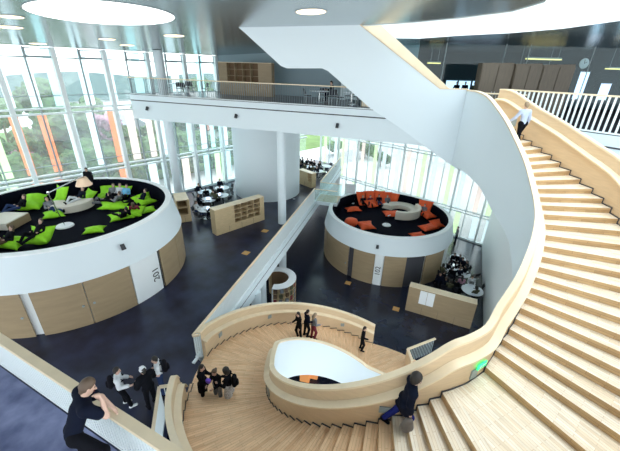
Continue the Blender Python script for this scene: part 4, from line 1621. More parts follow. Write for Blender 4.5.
# far wooded ridge
m = MB()
rg = [(-170, -90 + 12 * i) for i in range(26)]
for i in range(25):
    z0, z1 = 6.2 + 1.0 * math.sin(i * 1.3), 6.2 + 1.0 * math.sin((i + 1) * 1.3)
    m.hexa([(-172, rg[i][1], ZL), (-168, rg[i][1], ZL), (-168, rg[i + 1][1], ZL), (-172, rg[i + 1][1], ZL)], [(-172, rg[i][1], z0), (-168, rg[i][1], z0), (-168, rg[i + 1][1], z1), (-172, rg[i + 1][1], z1)])
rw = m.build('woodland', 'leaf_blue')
tag(rw, 'bluish wooded ridge on the far horizon', kind='stuff')


def house(x, y, w, d, h, rz, roof, label, wins=2):
    hs = empty('house', (x, y, ZL - .4), rz, label, 'house')
    MB().box((0, 0, h / 2), (w, d, h)).build('wall', 'house_white', hs)
    MB().hexa([(-w / 2 - .3, -d / 2 - .3, h), (w / 2 + .3, -d / 2 - .3, h), (w / 2 + .3, d / 2 + .3, h), (-w / 2 - .3, d / 2 + .3, h)],
              [(-w / 2 - .3, -.05, h + d * .36), (w / 2 + .3, -.05, h + d * .36), (w / 2 + .3, .05, h + d * .36), (-w / 2 - .3, .05, h + d * .36)]).build('roof', roof, hs)
    for i in range(wins):
        MB().box((w / 2 + .02, -d / 2 + d * (i + .5) / wins, h * .55), (.08, 1.0, 1.2)).build('window', 'house_window', hs)
    return hs


house(-66, 29.0, 7, 8, 4.6, .2, 'house_white', 'white gabled house beyond the trees near the balcony end')
house(-64, 21, 7, 7, 4.5, .1, 'roof_grey', 'grey roofed house beyond the trees')
house(-62, 0.5, 6, 7, 3.8, 0, 'roof_red', 'red roofed low house at far left outside')
house(-60, 36, 8, 9, 4.4, .1, 'roof_red', 'red roofed house behind the white cylinder core')
# pale block opposite the back windows, each window a part
ob = empty('opposite_building', (0, 0, 0), 0, 'white building with grey windows and orange balconies outside the back windows', 'building')
MB().box((-18, 62.5, 2.0), (64, 5, 13.0)).build('wall', 'house_white', ob)
for r_, zz in enumerate((-1.2, 2.0, 5.0)):
    for i in range(22):
        if (i + r_) % 4 == 3: continue
        x = -46 + i * 2.3
        fr = MB().box((x, 59.96, zz), (1.3, .1, 1.5)).build('window', 'house_window', ob)
for i in range(6):
    MB().box((-33 + i * 5.2, 59.4, 6.9), (2.6, 1.0, 1.0)).build('balcony', 'balcony_orange', ob)
for i in range(3):
    put_tree(4, -40 + i * 5.2, 50 + random.uniform(-2, 2), random.uniform(.5, .8), 'small green bush outside the back windows', 'bushes outside the back windows')

# coloured glass louvres standing just outside the glazing
wins = {o.name: o for o in bpy.data.objects if o.name.startswith('window_') and not o.parent}


def louvre_left(xa, ya, xb, yb, z0, z1, material):
    p, q = OX(xa, ya, Xf - .45), OX(xb, yb, Xf - .45)
    yc = (p.y + q.y) / 2
    w_ = max(.3, abs(q.y - p.y))
    i = int((yc - ys[0]) // YB) + 1
    par = wins.get(f'window_{i}')
    MB().box((Xf - .45, yc, (z0 + z1) / 2), (.04, w_, z1 - z0)).build('louvre', material, par)


for xa, xb, y, m_ in ((14, 24, 135, 'louvre_orange'), (43, 52, 135, 'louvre_orange'), (111, 118, 130, 'louvre_orange'), (68, 77, 130, 'louvre_white'), (90, 98, 130, 'louvre_white'), (-8, 4, 150, 'louvre_lime'), (128, 136, 130, 'louvre_pink'),
                      (147, 153, 130, 'louvre_pink'), (158, 165, 135, 'louvre_white'), (186, 191, 125, 'louvre_cyan'), (200, 206, 130, 'louvre_white'), (210, 214, 130, 'louvre_cyan'), (222, 227, 130, 'louvre_white')):
    louvre_left(xa, y, xb, y, 3.5, 7.35, m_)
for xa, xb, y, m_ in ((24, 35, 80, 'louvre_white'), (49, 58, 80, 'louvre_cyan'), (80, 90, 80, 'louvre_white'), (106, 114, 80, 'louvre_white'), (0, 7, 80, 'louvre_white'), (133, 141, 70, 'louvre_cyan'), (196, 203, 70, 'louvre_cyan'), (170, 178, 70, 'louvre_white')):
    louvre_left(xa, y, xb, y, 7.8, 11.2, m_)
for xa, xb, y, m_ in ((28, 39, 172, 'louvre_orange'), (52, 61, 172, 'louvre_orange'), (117, 125, 160, 'louvre_orange'), (78, 86, 165, 'louvre_white'), (0, 12, 172, 'louvre_lime'), (150, 158, 175, 'louvre_white'), (183, 190, 170, 'louvre_pink'),
                      (205, 211, 170, 'louvre_cyan'), (216, 221, 170, 'louvre_lime'), (226, 231, 165, 'louvre_cyan')):
    louvre_left(xa, y, xb, y, .3, 3.1, m_)
for j in range(19):
    x = XB[j] + .35 + .25 * (j % 2)
    if XB[j] > -5: break
    par = wins.get(f'window_{nwin + 1 + j // 2}')
    m_ = ['louvre_lime', 'louvre_white', 'louvre_lime', 'louvre_white', 'louvre_pink', 'louvre_lime', 'louvre_white', 'louvre_white', 'louvre_pink'][j % 9]
    MB().box((x, Yf + .45, 1.1), (.42, .04, 4.6)).build('louvre', m_, par)
    MB().box((x + .3, Yf + .45, -2.7), (.5, .04, 2.4)).build('louvre', 'louvre_white' if j % 3 else 'louvre_lime', par)


# ================================================================== PEOPLE
def surface_net(f, org, h):
    """triangulated zero surface of a sampled field (numpy), as vertices and quads"""
    nx, ny, nz = f.shape
    s = f < 0
    cx = np.zeros((nx - 1, ny - 1, nz - 1, 3))
    cn = np.zeros((nx - 1, ny - 1, nz - 1))
    off = [(0, 0, 0), (1, 0, 0), (0, 1, 0), (1, 1, 0), (0, 0, 1), (1, 0, 1), (0, 1, 1), (1, 1, 1)]
    sl = lambda A, o: A[o[0]:nx - 1 + o[0], o[1]:ny - 1 + o[1], o[2]:nz - 1 + o[2]]
    for a in range(8):
        for ax in (0, 1, 2):
            if off[a][ax]: continue
            b = list(off[a])
            b[ax] = 1
            fa, fb = sl(f, off[a]), sl(f, b)
            m = sl(s, off[a]) != sl(s, b)
            t = np.where(m, fa / np.where(m, fa - fb, 1), 0)
            for k in range(3):
                cx[..., k] += np.where(m, off[a][k] + (t if k == ax else 0), 0)
            cn += m
    act = cn > 0
    idx = -np.ones(act.shape, int)
    ijk = np.argwhere(act)
    idx[act] = np.arange(len(ijk))
    V = (ijk + cx[act] / cn[act][:, None]) * h + org
    F = []
    for ax in range(3):
        o = [slice(1, -1)] * 3
        a_, b_ = [(1, 2), (2, 0), (0, 1)][ax]
        n_ax = f.shape[ax]
        lo = [slice(1, d - 1) for d in f.shape]
        hi = [slice(1, d - 1) for d in f.shape]
        lo[ax], hi[ax] = slice(0, n_ax - 1), slice(1, n_ax)
        s0, s1 = s[tuple(lo)], s[tuple(hi)]
        for flip in (False, True):
            e = np.argwhere((s0 != s1) & (s0 == flip))
            if len(e) == 0: continue
            base = e.copy()
            for k in range(3):
                if k != ax: base[:, k] += 1
            q = []
            for da, db in ((0, 0), (1, 0), (1, 1), (0, 1)):
                c = base.copy()
                c[:, a_] -= da
                c[:, b_] -= db
                q.append(idx[c[:, 0], c[:, 1], c[:, 2]])
            q = np.stack(q, 1)
            F.append(q if not flip else q[:, ::-1])
    return V, np.concatenate(F) if F else np.zeros((0, 4), int)


def sdf_mesh(name, prims, material, parent, vox, k=0.03, cut=None):
    """prims: (p0, p1, r0, r1[, squash vec, factor]) tapered capsules joined smoothly"""
    P0 = np.array([p[0] for p in prims])
    P1 = np.array([p[1] for p in prims])
    rm = max(max(p[2], p[3]) for p in prims) + 3 * vox
    lo = np.minimum(P0, P1).min(0) - rm
    hi = np.maximum(P0, P1).max(0) + rm
    n = np.ceil((hi - lo) / vox).astype(int) + 1
    X, Y, Z = [np.arange(n[i]) * vox + lo[i] for i in range(3)]
    g = np.stack(np.meshgrid(X, Y, Z, indexing='ij'), -1)
    f = np.full(g.shape[:3], 9.0)
    for p in prims:
        a, b, r0, r1 = np.array(p[0]), np.array(p[1]), p[2], p[3]
        m_ = max(r0, r1) + 4 * k + 2 * vox
        l_ = np.maximum(((np.minimum(a, b) - m_ - lo) / vox).astype(int), 0)
        h_ = np.minimum(((np.maximum(a, b) + m_ - lo) / vox).astype(int) + 2, n)
        S = tuple(slice(l_[i], h_[i]) for i in range(3))
        q = g[S] - a
        ab = b - a
        if len(p) > 4:
            ax = np.array(p[4])
            ax = ax / np.linalg.norm(ax)
            q = q + (q @ ax)[..., None] * ax * (p[5] - 1)
            ab = ab + (ab @ ax) * ax * (p[5] - 1)
        L = max(ab @ ab, 1e-9)
        t = np.clip((q @ ab) / L, 0, 1)
        d = np.linalg.norm(q - t[..., None] * ab, axis=-1) - (r0 + (r1 - r0) * t)
        o = f[S]
        hh = np.clip(k - np.abs(o - d), 0, None) / k
        f[S] = np.minimum(o, d) - hh * hh * k * .25
    if cut is not None:
        for pt, nv_ in cut:
            nv_ = np.array(nv_, float)
            nv_ /= np.linalg.norm(nv_)
            f = np.maximum(f, (g - np.array(pt)) @ nv_)
    V, Fq = surface_net(f, lo, vox)
    me = bpy.data.meshes.new(name)
    me.from_pydata(V.tolist(), [], Fq.tolist())
    me.materials.append(MATS[material])
    me.polygons.foreach_set('use_smooth', [True] * len(me.polygons))
    o = bpy.data.objects.new(name, me)
    COL.objects.link(o)
    o.parent = parent
    return o


def unit(v):
    v = np.array(v, float)
    return v / np.linalg.norm(v)


STAND = dict(lean=(0, .03, 1), head=(0, .1, 1), face=(0, 1, 0), armR=((.16, .05, -1), (.05, .25, -1)), armL=((-.16, .05, -1), (-.05, .25, -1)), legR=((.06, .04, -1), (.02, -.04, -1)), legL=((-.06, .04, -1), (-.02, -.04, -1)))


def person(label, loc, rz, pose=None, H=1.72, vox=.022, top='black', legs='navy', hair='hair_dark', skin='skin_light', sleeves='long', hairstyle='short', shoes='black', coat=0.0, skirt=None, hips=None, female=False, group=None, hood=None, loose=0.0, fingers=True, name='person'):
    po = dict(STAND)
    po.update(pose or {})
    s = H / 1.75
    A = np.array
    up_ = unit(po['lean'])
    side = unit(np.cross(unit(po['face']) if abs(np.dot(up_, unit(po['face']))) < .97 else A((0, 1, 0)), up_)) if not po.get('side') else unit(po['side'])
    fwd_ = np.cross(up_, side)
    sw = (.165 if female else .185) * s
    pel = A((0, 0, 0.0))
    hipR, hipL = pel + side * .09 * s, pel - side * .09 * s
    ch = pel + up_ * .34 * s + fwd_ * po.get('hunch', 0) * s * .5
    nk = pel + up_ * .52 * s + fwd_ * po.get('hunch', 0) * s
    shR, shL = nk - up_ * .05 * s + side * sw, nk - up_ * .05 * s - side * sw
    hu = unit(po['head'])
    hf = unit(po['face'])
    hf = unit(hf - hu * (hf @ hu))
    hs = np.cross(hf, hu)
    hc = nk + hu * .185 * s + hf * .02 * s
    pts = {}
    for sd, sh, hp in (('R', shR, hipR), ('L', shL, hipL)):
        u, v = po['arm' + sd]
        el_ = sh + unit(u) * .29 * s
        wr = el_ + unit(v) * .25 * s
        pts['el' + sd], pts['wr' + sd] = el_, wr
        t, w_ = po['leg' + sd]
        kn = hp + unit(t) * .43 * s
        an = kn + unit(w_) * .42 * s
        pts['kn' + sd], pts['an' + sd] = kn, an
    ff = {}
    for sd in 'RL':
        d = po.get('foot' + sd)
        if d is None:
            shin = unit(po['leg' + sd][1])
            b = po['face'] if not po.get('toe') else po['toe']
            b = unit(A((b[0], b[1], 0.0)))
            d = b - shin * (b @ shin)
            if np.linalg.norm(d) < .2: d = A((0, 0, 1.0))
        ff[sd] = unit(d)
    low = min(min(pts['an' + q][2] - .075 * s, (pts['an' + q] + ff[q] * .17 * s)[2] - .035 * s) for q in 'RL')
    dz = (hips if hips is not None else -low)
    root = empty(name, loc, rz, label, 'person', group)
    sh_ = A((0, 0, dz))
    T = lambda p: p + sh_
    body = []
    C = lambda a, b, r0, r1, *e: body.append((T(a), T(b), r0 * s, r1 * s, *e))
    fs = (fwd_, 1.35)
    C(hipL, hipR, .105, .105, *fs)
    C(pel, ch, .118, .125, *fs)
    C(ch, nk - up_ * .10 * s, .135, .12, *fs)
    C(shL, shR, .068, .068)
    C(nk - up_ * .06 * s, hc - hu * .05 * s, .056, .052)
    C(hc - hu * .02 * s - hf * .012 * s, hc + hu * .045 * s - hf * .015 * s, .086, .088, tuple(hs), 1.18)
    C(hc - hu * .085 * s + hf * .035 * s, hc - hu * .03 * s + hf * .02 * s, .045, .066, tuple(hs), 1.1)
    C(hc - hu * .015 * s + hf * .088 * s, hc - hu * .045 * s + hf * .104 * s, .011, .016)
    for q in (-1, 1):
        C(hc + hs * q * .075 * s - hu * .03 * s, hc + hs * q * .082 * s + hu * .012 * s, .014, .018)
    shirt, trou, shoe = [], [], []
    for sd, sh, hp in (('R', shR, hipR), ('L', shL, hipL)):
        el_, wr, kn, an = pts['el' + sd], pts['wr' + sd], pts['kn' + sd], pts['an' + sd]
        C(sh, el_, .052, .042)
        C(el_, wr, .042, .028)
        hd_ = unit(wr - el_)
        hd2 = unit(po.get('hand' + sd, hd_))
        palm = wr + hd2 * .085 * s
        pn = po.get('palm' + sd)
        pn = unit(pn) if pn is not None else unit(side * (1 if sd == 'L' else -1) + A((0, 0, .01)))
        pn = pn - hd2 * (pn @ hd2)
        pn = unit(pn) if np.linalg.norm(pn) > 1e-3 else fwd_
        px_ = np.cross(hd2, pn)
        C(wr, palm, .030, .036, tuple(pn), 1.7)
        if fingers:
            cu = po.get('curl' + sd, .35)
            for i, (o_, ln) in enumerate(((-.030, .072), (-.010, .082), (.010, .076), (.029, .060))):
                f0 = palm + px_ * o_ * s
                d1 = unit(hd2 + pn * cu)
                f1 = f0 + d1 * ln * .55 * s
                d2 = unit(hd2 + pn * cu * 3)
                f2 = f1 + d2 * ln * .5 * s
                C(f0, f1, .0105, .0098)
                C(f1, f2, .0098, .008)
            th0 = wr + hd2 * .03 * s - px_ * .026 * s
            th1 = th0 + unit(hd2 * .7 - px_ * .8 + pn * .4) * .045 * s
            C(th0, th1, .013, .012)
            C(th1, th1 + unit(hd2 + pn * .5 - px_ * .2) * .035 * s, .011, .009)
        C(hp, kn, .085, .056)
        C(kn, an, .057, .037)
        ft = an + ff[sd] * .15 * s
        dn = unit(-A((0, 0, 1.0)) if abs(ff[sd][2]) < .7 else -unit(po['leg' + sd][1]) * -1)
        C(an - ff[sd] * .03 * s + dn * .03 * s, ft + dn * .045 * s, .042, .034)
        g_ = .014 + loose
        up0 = .052 + g_ + .004
        shirt.append((T(sh), T(el_), up0 * s, (.046 + g_) * s))
        if sleeves == 'long': shirt.append((T(el_), T(wr - hd_ * .02 * s), (.046 + g_) * s, (.034 + g_) * s))
        elif sleeves == 'short': shirt[-1] = (T(sh), T(sh + (el_ - sh) * .62), up0 * s * 1.05, (.054 + g_) * s)
        trou.append((T(hp), T(kn), (.088 + .012) * s, (.062 + .010) * s))
        trou.append((T(kn), T(an - unit(an - kn) * .03 * s), (.064 + .010) * s, (.048 + .012) * s))
        shoe.append((T(an - ff[sd] * .035 * s + dn * .032 * s), T(ft + dn * .042 * s), .052 * s, .043 * s))
        shoe.append((T(an), T(an - ff[sd] * .01 * s + dn * .03 * s), .046 * s, .05 * s))
    g_ = .014 + loose
    shirt += [(T(shL), T(shR), (.070 + g_) * s, (.070 + g_) * s), (T(ch), T(nk - up_ * .09 * s), (.135 + g_) * s, (.122 + g_) * s, *fs), (T(pel + up_ * .02 * s), T(ch), (.122 + g_) * s, (.130 + g_) * s, *fs)]
    if coat:
        for hp, q in ((hipR, 'R'), (hipL, 'L')):
            t = unit(po['leg' + q][0])
            shirt.append((T(hp), T(hp + (t * .7 + -up_ * .3) * coat * s), (.12 + g_) * s, (.125 + g_) * s))
        shirt.append((T(pel), T(pel - up_ * coat * .8 * s), (.13 + g_) * s, (.14 + g_) * s, *fs))
    trou += [(T(hipL), T(hipR), .120 * s, .120 * s, *fs), (T(pel), T(pel + up_ * .06 * s), .127 * s, .124 * s, *fs)]
    b = sdf_mesh('body', body, skin, root, vox, k=.022 * s)
    top_ = sdf_mesh('coat' if coat else 'shirt', shirt, 'cloth_' + top, root, vox, k=.03 * s)
    sdf_mesh('trousers', trou, 'cloth_' + legs, root, vox, k=.025 * s)
    if skirt:
        sk_ = [(T(pel), T(pel - up_ * .02), .14 * s, .15 * s, *fs)]
        for hp, q in ((hipR, 'R'), (hipL, 'L')):
            t = unit(po['leg' + q][0])
            sk_.append((T(hp), T(hp + t * .34 * s), .13 * s, .15 * s))
        sdf_mesh('skirt', sk_, 'cloth_' + skirt, root, vox, k=.05 * s)
    for i in (0, 2):
        sdf_mesh('shoe', shoe[i:i + 2], 'cloth_' + shoes, root, vox, k=.02 * s)
    # hair
    hr = [(T(hc + hu * .02 * s - hf * .022 * s), T(hc + hu * .05 * s - hf * .015 * s), .100 * s, .094 * s, tuple(hs), 1.14)]
    cut = [(T(hc + hf * .052 * s + hu * .045 * s), tuple(hf * .8 - hu * .62))]
    if hairstyle == 'short':
        hr.append((T(hc - hu * .07 * s - hf * .05 * s), T(hc - hf * .03 * s), .05 * s, .08 * s))
    elif hairstyle == 'long':
        hr.append((T(hc - hf * .05 * s), T(nk - up_ * .12 * s - hf * .09 * s), .09 * s, .075 * s, tuple(hf), 1.3))
        cut = [(T(hc + hf * .052 * s + hu * .045 * s), tuple(hf * .9 - hu * .45))]
    elif hairstyle == 'bun':
        hr.append((T(hc + hu * .03 * s - hf * .10 * s), T(hc + hu * .05 * s - hf * .12 * s), .05 * s, .045 * s))
    elif hairstyle == 'full':
        hr = [(T(hc + hu * .0 * s - hf * .03 * s), T(hc + hu * .07 * s - hf * .03 * s), .122 * s, .12 * s), (T(hc - hu * .07 * s - hf * .05 * s), T(hc - hf * .03 * s), .08 * s, .1 * s)]
        cut = [(T(hc + hf * .050 * s + hu * .05 * s), tuple(hf * .85 - hu * .5))]
    sdf_mesh('hair', hr, hair, root, vox, k=.02 * s, cut=cut)
    if hood:
        sdf_mesh('cap', [(T(hc + hu * .055 * s), T(hc + hu * .075 * s), .108 * s, .09 * s), (T(hc + hu * .055 * s + hf * .09 * s), T(hc + hu * .05 * s + hf * .14 * s), .045 * s, .04 * s, tuple(hu), 2.4)], hood, root, vox, k=.02 * s)
    if vox < .023:
        for q in (-1, 1):
            MB().lathe(tuple(T(hc + hs * q * .032 * s + hf * .078 * s + hu * .012 * s)), [(0, -.011 * s), (.011 * s, 0), (0, .011 * s)], 8).build('eye', 'eye_dark', root)
        mo = T(hc + hf * .087 * s - hu * .075 * s)
        MB().beam(mo - hs * .022 * s, mo + hs * .022 * s, .012 * s, .008 * s).build('mouth', 'cloth_darkred', root)
    root['_pts'] = 0
    del root['_pts']
    W_ = Matrix.Translation(Vector(loc)) @ Matrix.Rotation(rz, 4, 'Z')
    info = {kk: W_ @ Vector(T(vv)) for kk, vv in pts.items()}
    info.update(neck=W_ @ Vector(T(nk)), chest=W_ @ Vector(T(ch)), pelvis=W_ @ Vector(T(pel)), back=(W_.to_3x3() @ Vector(-fwd_)), up=(W_.to_3x3() @ Vector(up_)), side=(W_.to_3x3() @ Vector(side)), root=root)
    return info


def backpack(info, material, label):
    b, u, sd = info['back'], info['up'], info['side']
    c = info['chest'] + b * .22
    bp = empty('backpack', (0, 0, 0), 0, label, 'backpack')
    A = lambda v: np.array(v)
    sdf_mesh('pack_body', [(A(c - u * .16), A(c + u * .12), .13, .11, tuple(b), 1.35)], material, bp, .025, k=.03)
    sdf_mesh('pocket', [(A(c - u * .14 + b * .09), A(c - u * .02 + b * .09), .075, .07, tuple(b), 1.5)], material, bp, .025, k=.03)
    for q in (-1, 1):
        m = MB()
        p = [c + u * .16 + sd * q * .08 - b * .06, info['chest'] + u * .15 + sd * q * .11 - b * .02, info['chest'] + sd * q * .13 - b * .15, c - u * .14 + sd * q * .12 - b * .08]
        for i in range(3): m.tube(p[i], p[i + 1], .02, n=6)
        m.build('strap', material, bp)
    return bp


mat('grey_bag', (0.20, 0.18, 0.17), 0.8, var=.3, scale=5)
# --- the man leaning on the near railing -------------------------------------
ang_rail = math.atan2(nd.y, nd.x)          # along the rail
hipP, nkP = G(72, 431, ZN + 1.0), G(79, 395, ZN + 1.50)
ln = (nkP - hipP).normalized()
man_p = hipP
person('man in navy t-shirt leaning on the near timber handrail with hand to his face', (man_p.x, man_p.y, ZN), 0, dict(
    lean=tuple(ln), hunch=.04, head=(nn.x * .35 + nd.x * .2, nn.y * .35 + nd.y * .2, .9), face=(nn.x * .9 + nd.x * .6, nn.y * .9 + nd.y * .6, -.25), side=tuple(Vector((nd.x, nd.y, 0)) * .9 - Vector((nn.x, nn.y, 0)) * .35),
    armR=((nn.x * .55 + nd.x * .55, nn.y * .55 + nd.y * .55, -.75), (nn.x * .15 - nd.x * .25, nn.y * .15 - nd.y * .25, .95)), handR=(-nd.x * .5, -nd.y * .5, .9), palmR=(-nn.x, -nn.y, .1), curlR=.9,
    armL=((nn.x * .5 + nd.x * .75, nn.y * .5 + nd.y * .75, -.5), (nd.x * .75 + nn.x * .1, nd.y * .75 + nn.y * .1, -.6)), handL=(nd.x * .2 + nn.x * .1, nd.y * .2 + nn.y * .1, -1), palmL=(-nn.x, -nn.y, -.2), curlL=.4,
    legL=((nn.x * .10, nn.y * .10, -1), (-nn.x * .1, -nn.y * .1, -1)), legR=((nd.x * .85 + nn.x * .3, nd.y * .85 + nn.y * .3, -.42), (nd.x * .1 - nn.x * .1, nd.y * .1 - nn.y * .1, -1)), toe=(nn.x + nd.x, nn.y + nd.y, 0)),
    H=1.80, vox=.0125, top='navy', legs='black', hair='hair_brown', sleeves='short', loose=.012)

# --- the walker with the bag on the stair -------------------------------------
def stair_dir(n):
    i = [k for k, l in enumerate(LINE) if l[3] == n][0]
    a, b = LINE[i], LINE[i + 1]
    m0 = (Vector(a[0]) + Vector(a[1])) / 2
    m1 = (Vector(b[0]) + Vector(b[1])) / 2
    return (m1 - m0).normalized()


UPW = R_(-90)
wp_ = G(400, 427, 3.17)
sd_ = stair_dir(-5)
rz_ = math.atan2(sd_.y, sd_.x) - PI / 2
inf = person('person in dark navy coat and jeans climbing the stair with a grey bag', (wp_.x, wp_.y, 3.17), rz_, dict(
    lean=(0, .16, 1), head=(0, .2, 1), face=(.15, 1, -.15), armR=((.12, -.1, -1), (.05, .12, -1)), armL=((-.12, .2, -1), (-.05, .5, -1)), legR=((.03, .42, -1), (.02, -.12, -1)), legL=((-.03, -.35, -1), (-.02, -.75, -1))),
    H=1.72, vox=.0185, top='navy', legs='cobalt', hair='hair_dark', hairstyle='full', coat=.16, loose=.02)
hb = inf['wrR'] + Vector((0, 0, -.09))
bg_ = empty('grey_bag', (0, 0, 0), 0, 'slouchy grey bag hanging from the hand of the climbing person', 'bag')
sdf_mesh('bag_body', [(np.array(hb + Vector((0, 0, -.36))), np.array(hb + Vector((0, 0, -.18))), .15, .11, (sd_.y, -sd_.x, 0), 1.5)], 'grey_bag', bg_, .02, k=.02)
m = MB()
for q in (-1, 1):
    a_ = hb + Vector((sd_.x, sd_.y, 0)) * .08 * q + Vector((0, 0, -.14))
    m.tube(a_, hb + Vector((sd_.x, sd_.y, 0)) * .02 * q + Vector((0, 0, .02)), .012, n=6)
m.tube(hb + Vector((sd_.x, sd_.y, 0)) * .025 + Vector((0, 0, .02)), hb - Vector((sd_.x, sd_.y, 0)) * .025 + Vector((0, 0, .02)), .012, n=6)
m.build('handle', 'grey_bag', bg_)

# --- the one at the top --------------------------------------------------------
ntop = 22
ntop = 23
tp = Vector((*(Vector(QU(23.45)) * .3 + Vector(OU(23.45)) * .7), zstep(23)))
sd_ = stair_dir(ntop)
rz_ = math.atan2(sd_.y, sd_.x) - PI / 2
person('fair haired person in light blue shirt and black trousers walking up the top steps', (tp.x, tp.y, zstep(ntop)), rz_, dict(
    lean=(0, .12, 1), head=(0, .1, 1), face=(0, 1, 0), armR=((.3, -.1, -1), (.1, .4, -.8)), armL=((-.5, .3, -1), (-.4, .7, -.7)), legR=((.03, .45, -1), (.02, -.1, -1)), legL=((-.03, -.12, -1), (-.02, -.45, -1))),
    H=1.72, vox=.0225, top='lightblue', legs='black', hair='hair_fair', hairstyle='short', sleeves='long')

# --- three girls on the landing ------------------------------------------------
def toward(a, b):
    d = Vector((b[0] - a[0], b[1] - a[1]))
    return math.atan2(d.y, d.x) - PI / 2


g1, g2, g3 = G(205, 399, .01), G(219, 401, .01), G(231, 403, .01)
gc = (g1 + g2 + g3) / 3
holdA = dict(armR=((.2, .25, -1), (-.25, 1, .1)), armL=((-.2, .25, -1), (.25, 1, .1)), head=(0, .2, 1), face=(0, 1, -.2))
i1 = person('long haired girl in black coat holding something violet on the landing', (*g1.xy, .005), toward(g1, g2), holdA, H=1.66, vox=.021, top='black', legs='black', hairstyle='long', coat=.3, female=True)
i2 = person('brown haired girl in the middle of the trio on the landing', (*(g2 + (g2 - gc) * .5).xy, .005), toward(g2, gc + Vector((.2, -.6, 0))), holdA, H=1.58, vox=.021, top='black', legs='grey', hair='hair_brown', hairstyle='bun', female=True)
mat('cloth_pattern', (1, 1, 1))
i3 = person('girl in patterned white skirt and black top with her back to us on the landing', (*g3.xy, .005), toward(g3, g1), holdA, H=1.64, vox=.021, top='black', legs='black', hairstyle='full', skirt='pattern', female=True)
backpack(i3, 'soft_black', 'black backpack on the girl in the patterned skirt')
tag(MB().box(tuple(i1['wrR'] + Vector((0, 0, .06))), (.16, .12, .14), .4).build('violet_pouch', mat('violet', (.22, .10, .75), .5), bevel=.03), 'small violet pouch held by the long haired girl', 'pouch')

# --- three on the dark carpet --------------------------------------------------
c1, c2, c3 = G(126, 406, 0), G(153, 406, 0), G(164, 393, 0)
i4 = person('young man in white top and black trousers with backpack standing on the dark carpet', (*c1.xy, .005), toward(c1, c3), dict(armR=((.15, .05, -1), (.0, 1, -.15)), armL=((-.2, .0, -1), (.1, 1, -.4)), legR=((.1, .3, -1), (.05, .15, -1))), H=1.78, vox=.02, top='white', legs='black', shoes='white', loose=.012)
backpack(i4, 'soft_black', 'black backpack of the young man in white')
i5 = person('young man all in black with a white cap facing the other two', (*c2.xy, .005), toward(c2, c3 * .5 + c1 * .5), dict(armR=((.35, .2, -1), (-.3, .8, -.2)), armL=((-.35, .2, -1), (.3, .8, -.2))), H=1.78, vox=.02, top='black', legs='black', hood='cloth_white', loose=.03)
i6 = person('young man in pale grey shirt and jeans with black backpack at the stair opening', (*c3.xy, .005), toward(c3, c1), dict(armR=((.15, .0, -1), (-.4, 1, .1)), armL=((-.15, .0, -1), (.4, 1, .1))), H=1.76, vox=.02, top='white', legs='jeans', sleeves='short')
backpack(i6, 'soft_black', 'black backpack of the young man in pale shirt and jeans')

# --- people on the lower flight -------------------------------------------------
def on_stair(px, py, n):
    z = zstep(n)
    return G(px, py, z)


for (px, py), n, lb, tp_, lg, hs_, hr_, face_up in (((299, 338), -35, 'person in black on the lower flight holding papers, left of the group', 'black', 'black', 'long', 'hair_dark', 1), ((306, 336), -36, 'person in dark top with pale bag at the wall side of the lower flight', 'navy', 'black', 'short', 'hair_dark', -1),
                                            ((313, 339), -37, 'fair haired person in pale grey top climbing the lower flight', 'grey', 'darkred', 'long', 'hair_fair', -1), ((361, 350), -45, 'person in dark jacket near the foot of the lower flight', 'black', 'black', 'short', 'hair_dark', -1)):
    z = zstep(n)
    q = G(px, py, z)
    a_ = math.degrees(math.atan2(q.y - CEN.y, q.x - CEN.x)) % 360 - 360
    n2 = int(round(-24 - (-147 - a_) / 4.0))
    z = zstep(max(-48, min(-24, n2)))
    q = G(px, py, z)
    t_ = Vector((-(q.y - CEN.y), (q.x - CEN.x))).normalized() * face_up
    person(lb, (q.x, q.y, z + .005), math.atan2(t_.y, t_.x) - PI / 2, dict(lean=(0, .08, 1), legR=((.05, .3, -1), (.02, -.25, -1)), legL=((-.05, -.02, -1), (-.02, -.1, -1)), armR=((.15, .1, -1), (-.1, .8, -.2))), H=1.7, vox=.021, top=tp_, legs=lg, hair=hr_, hairstyle=hs_, female=hs_ == 'long')

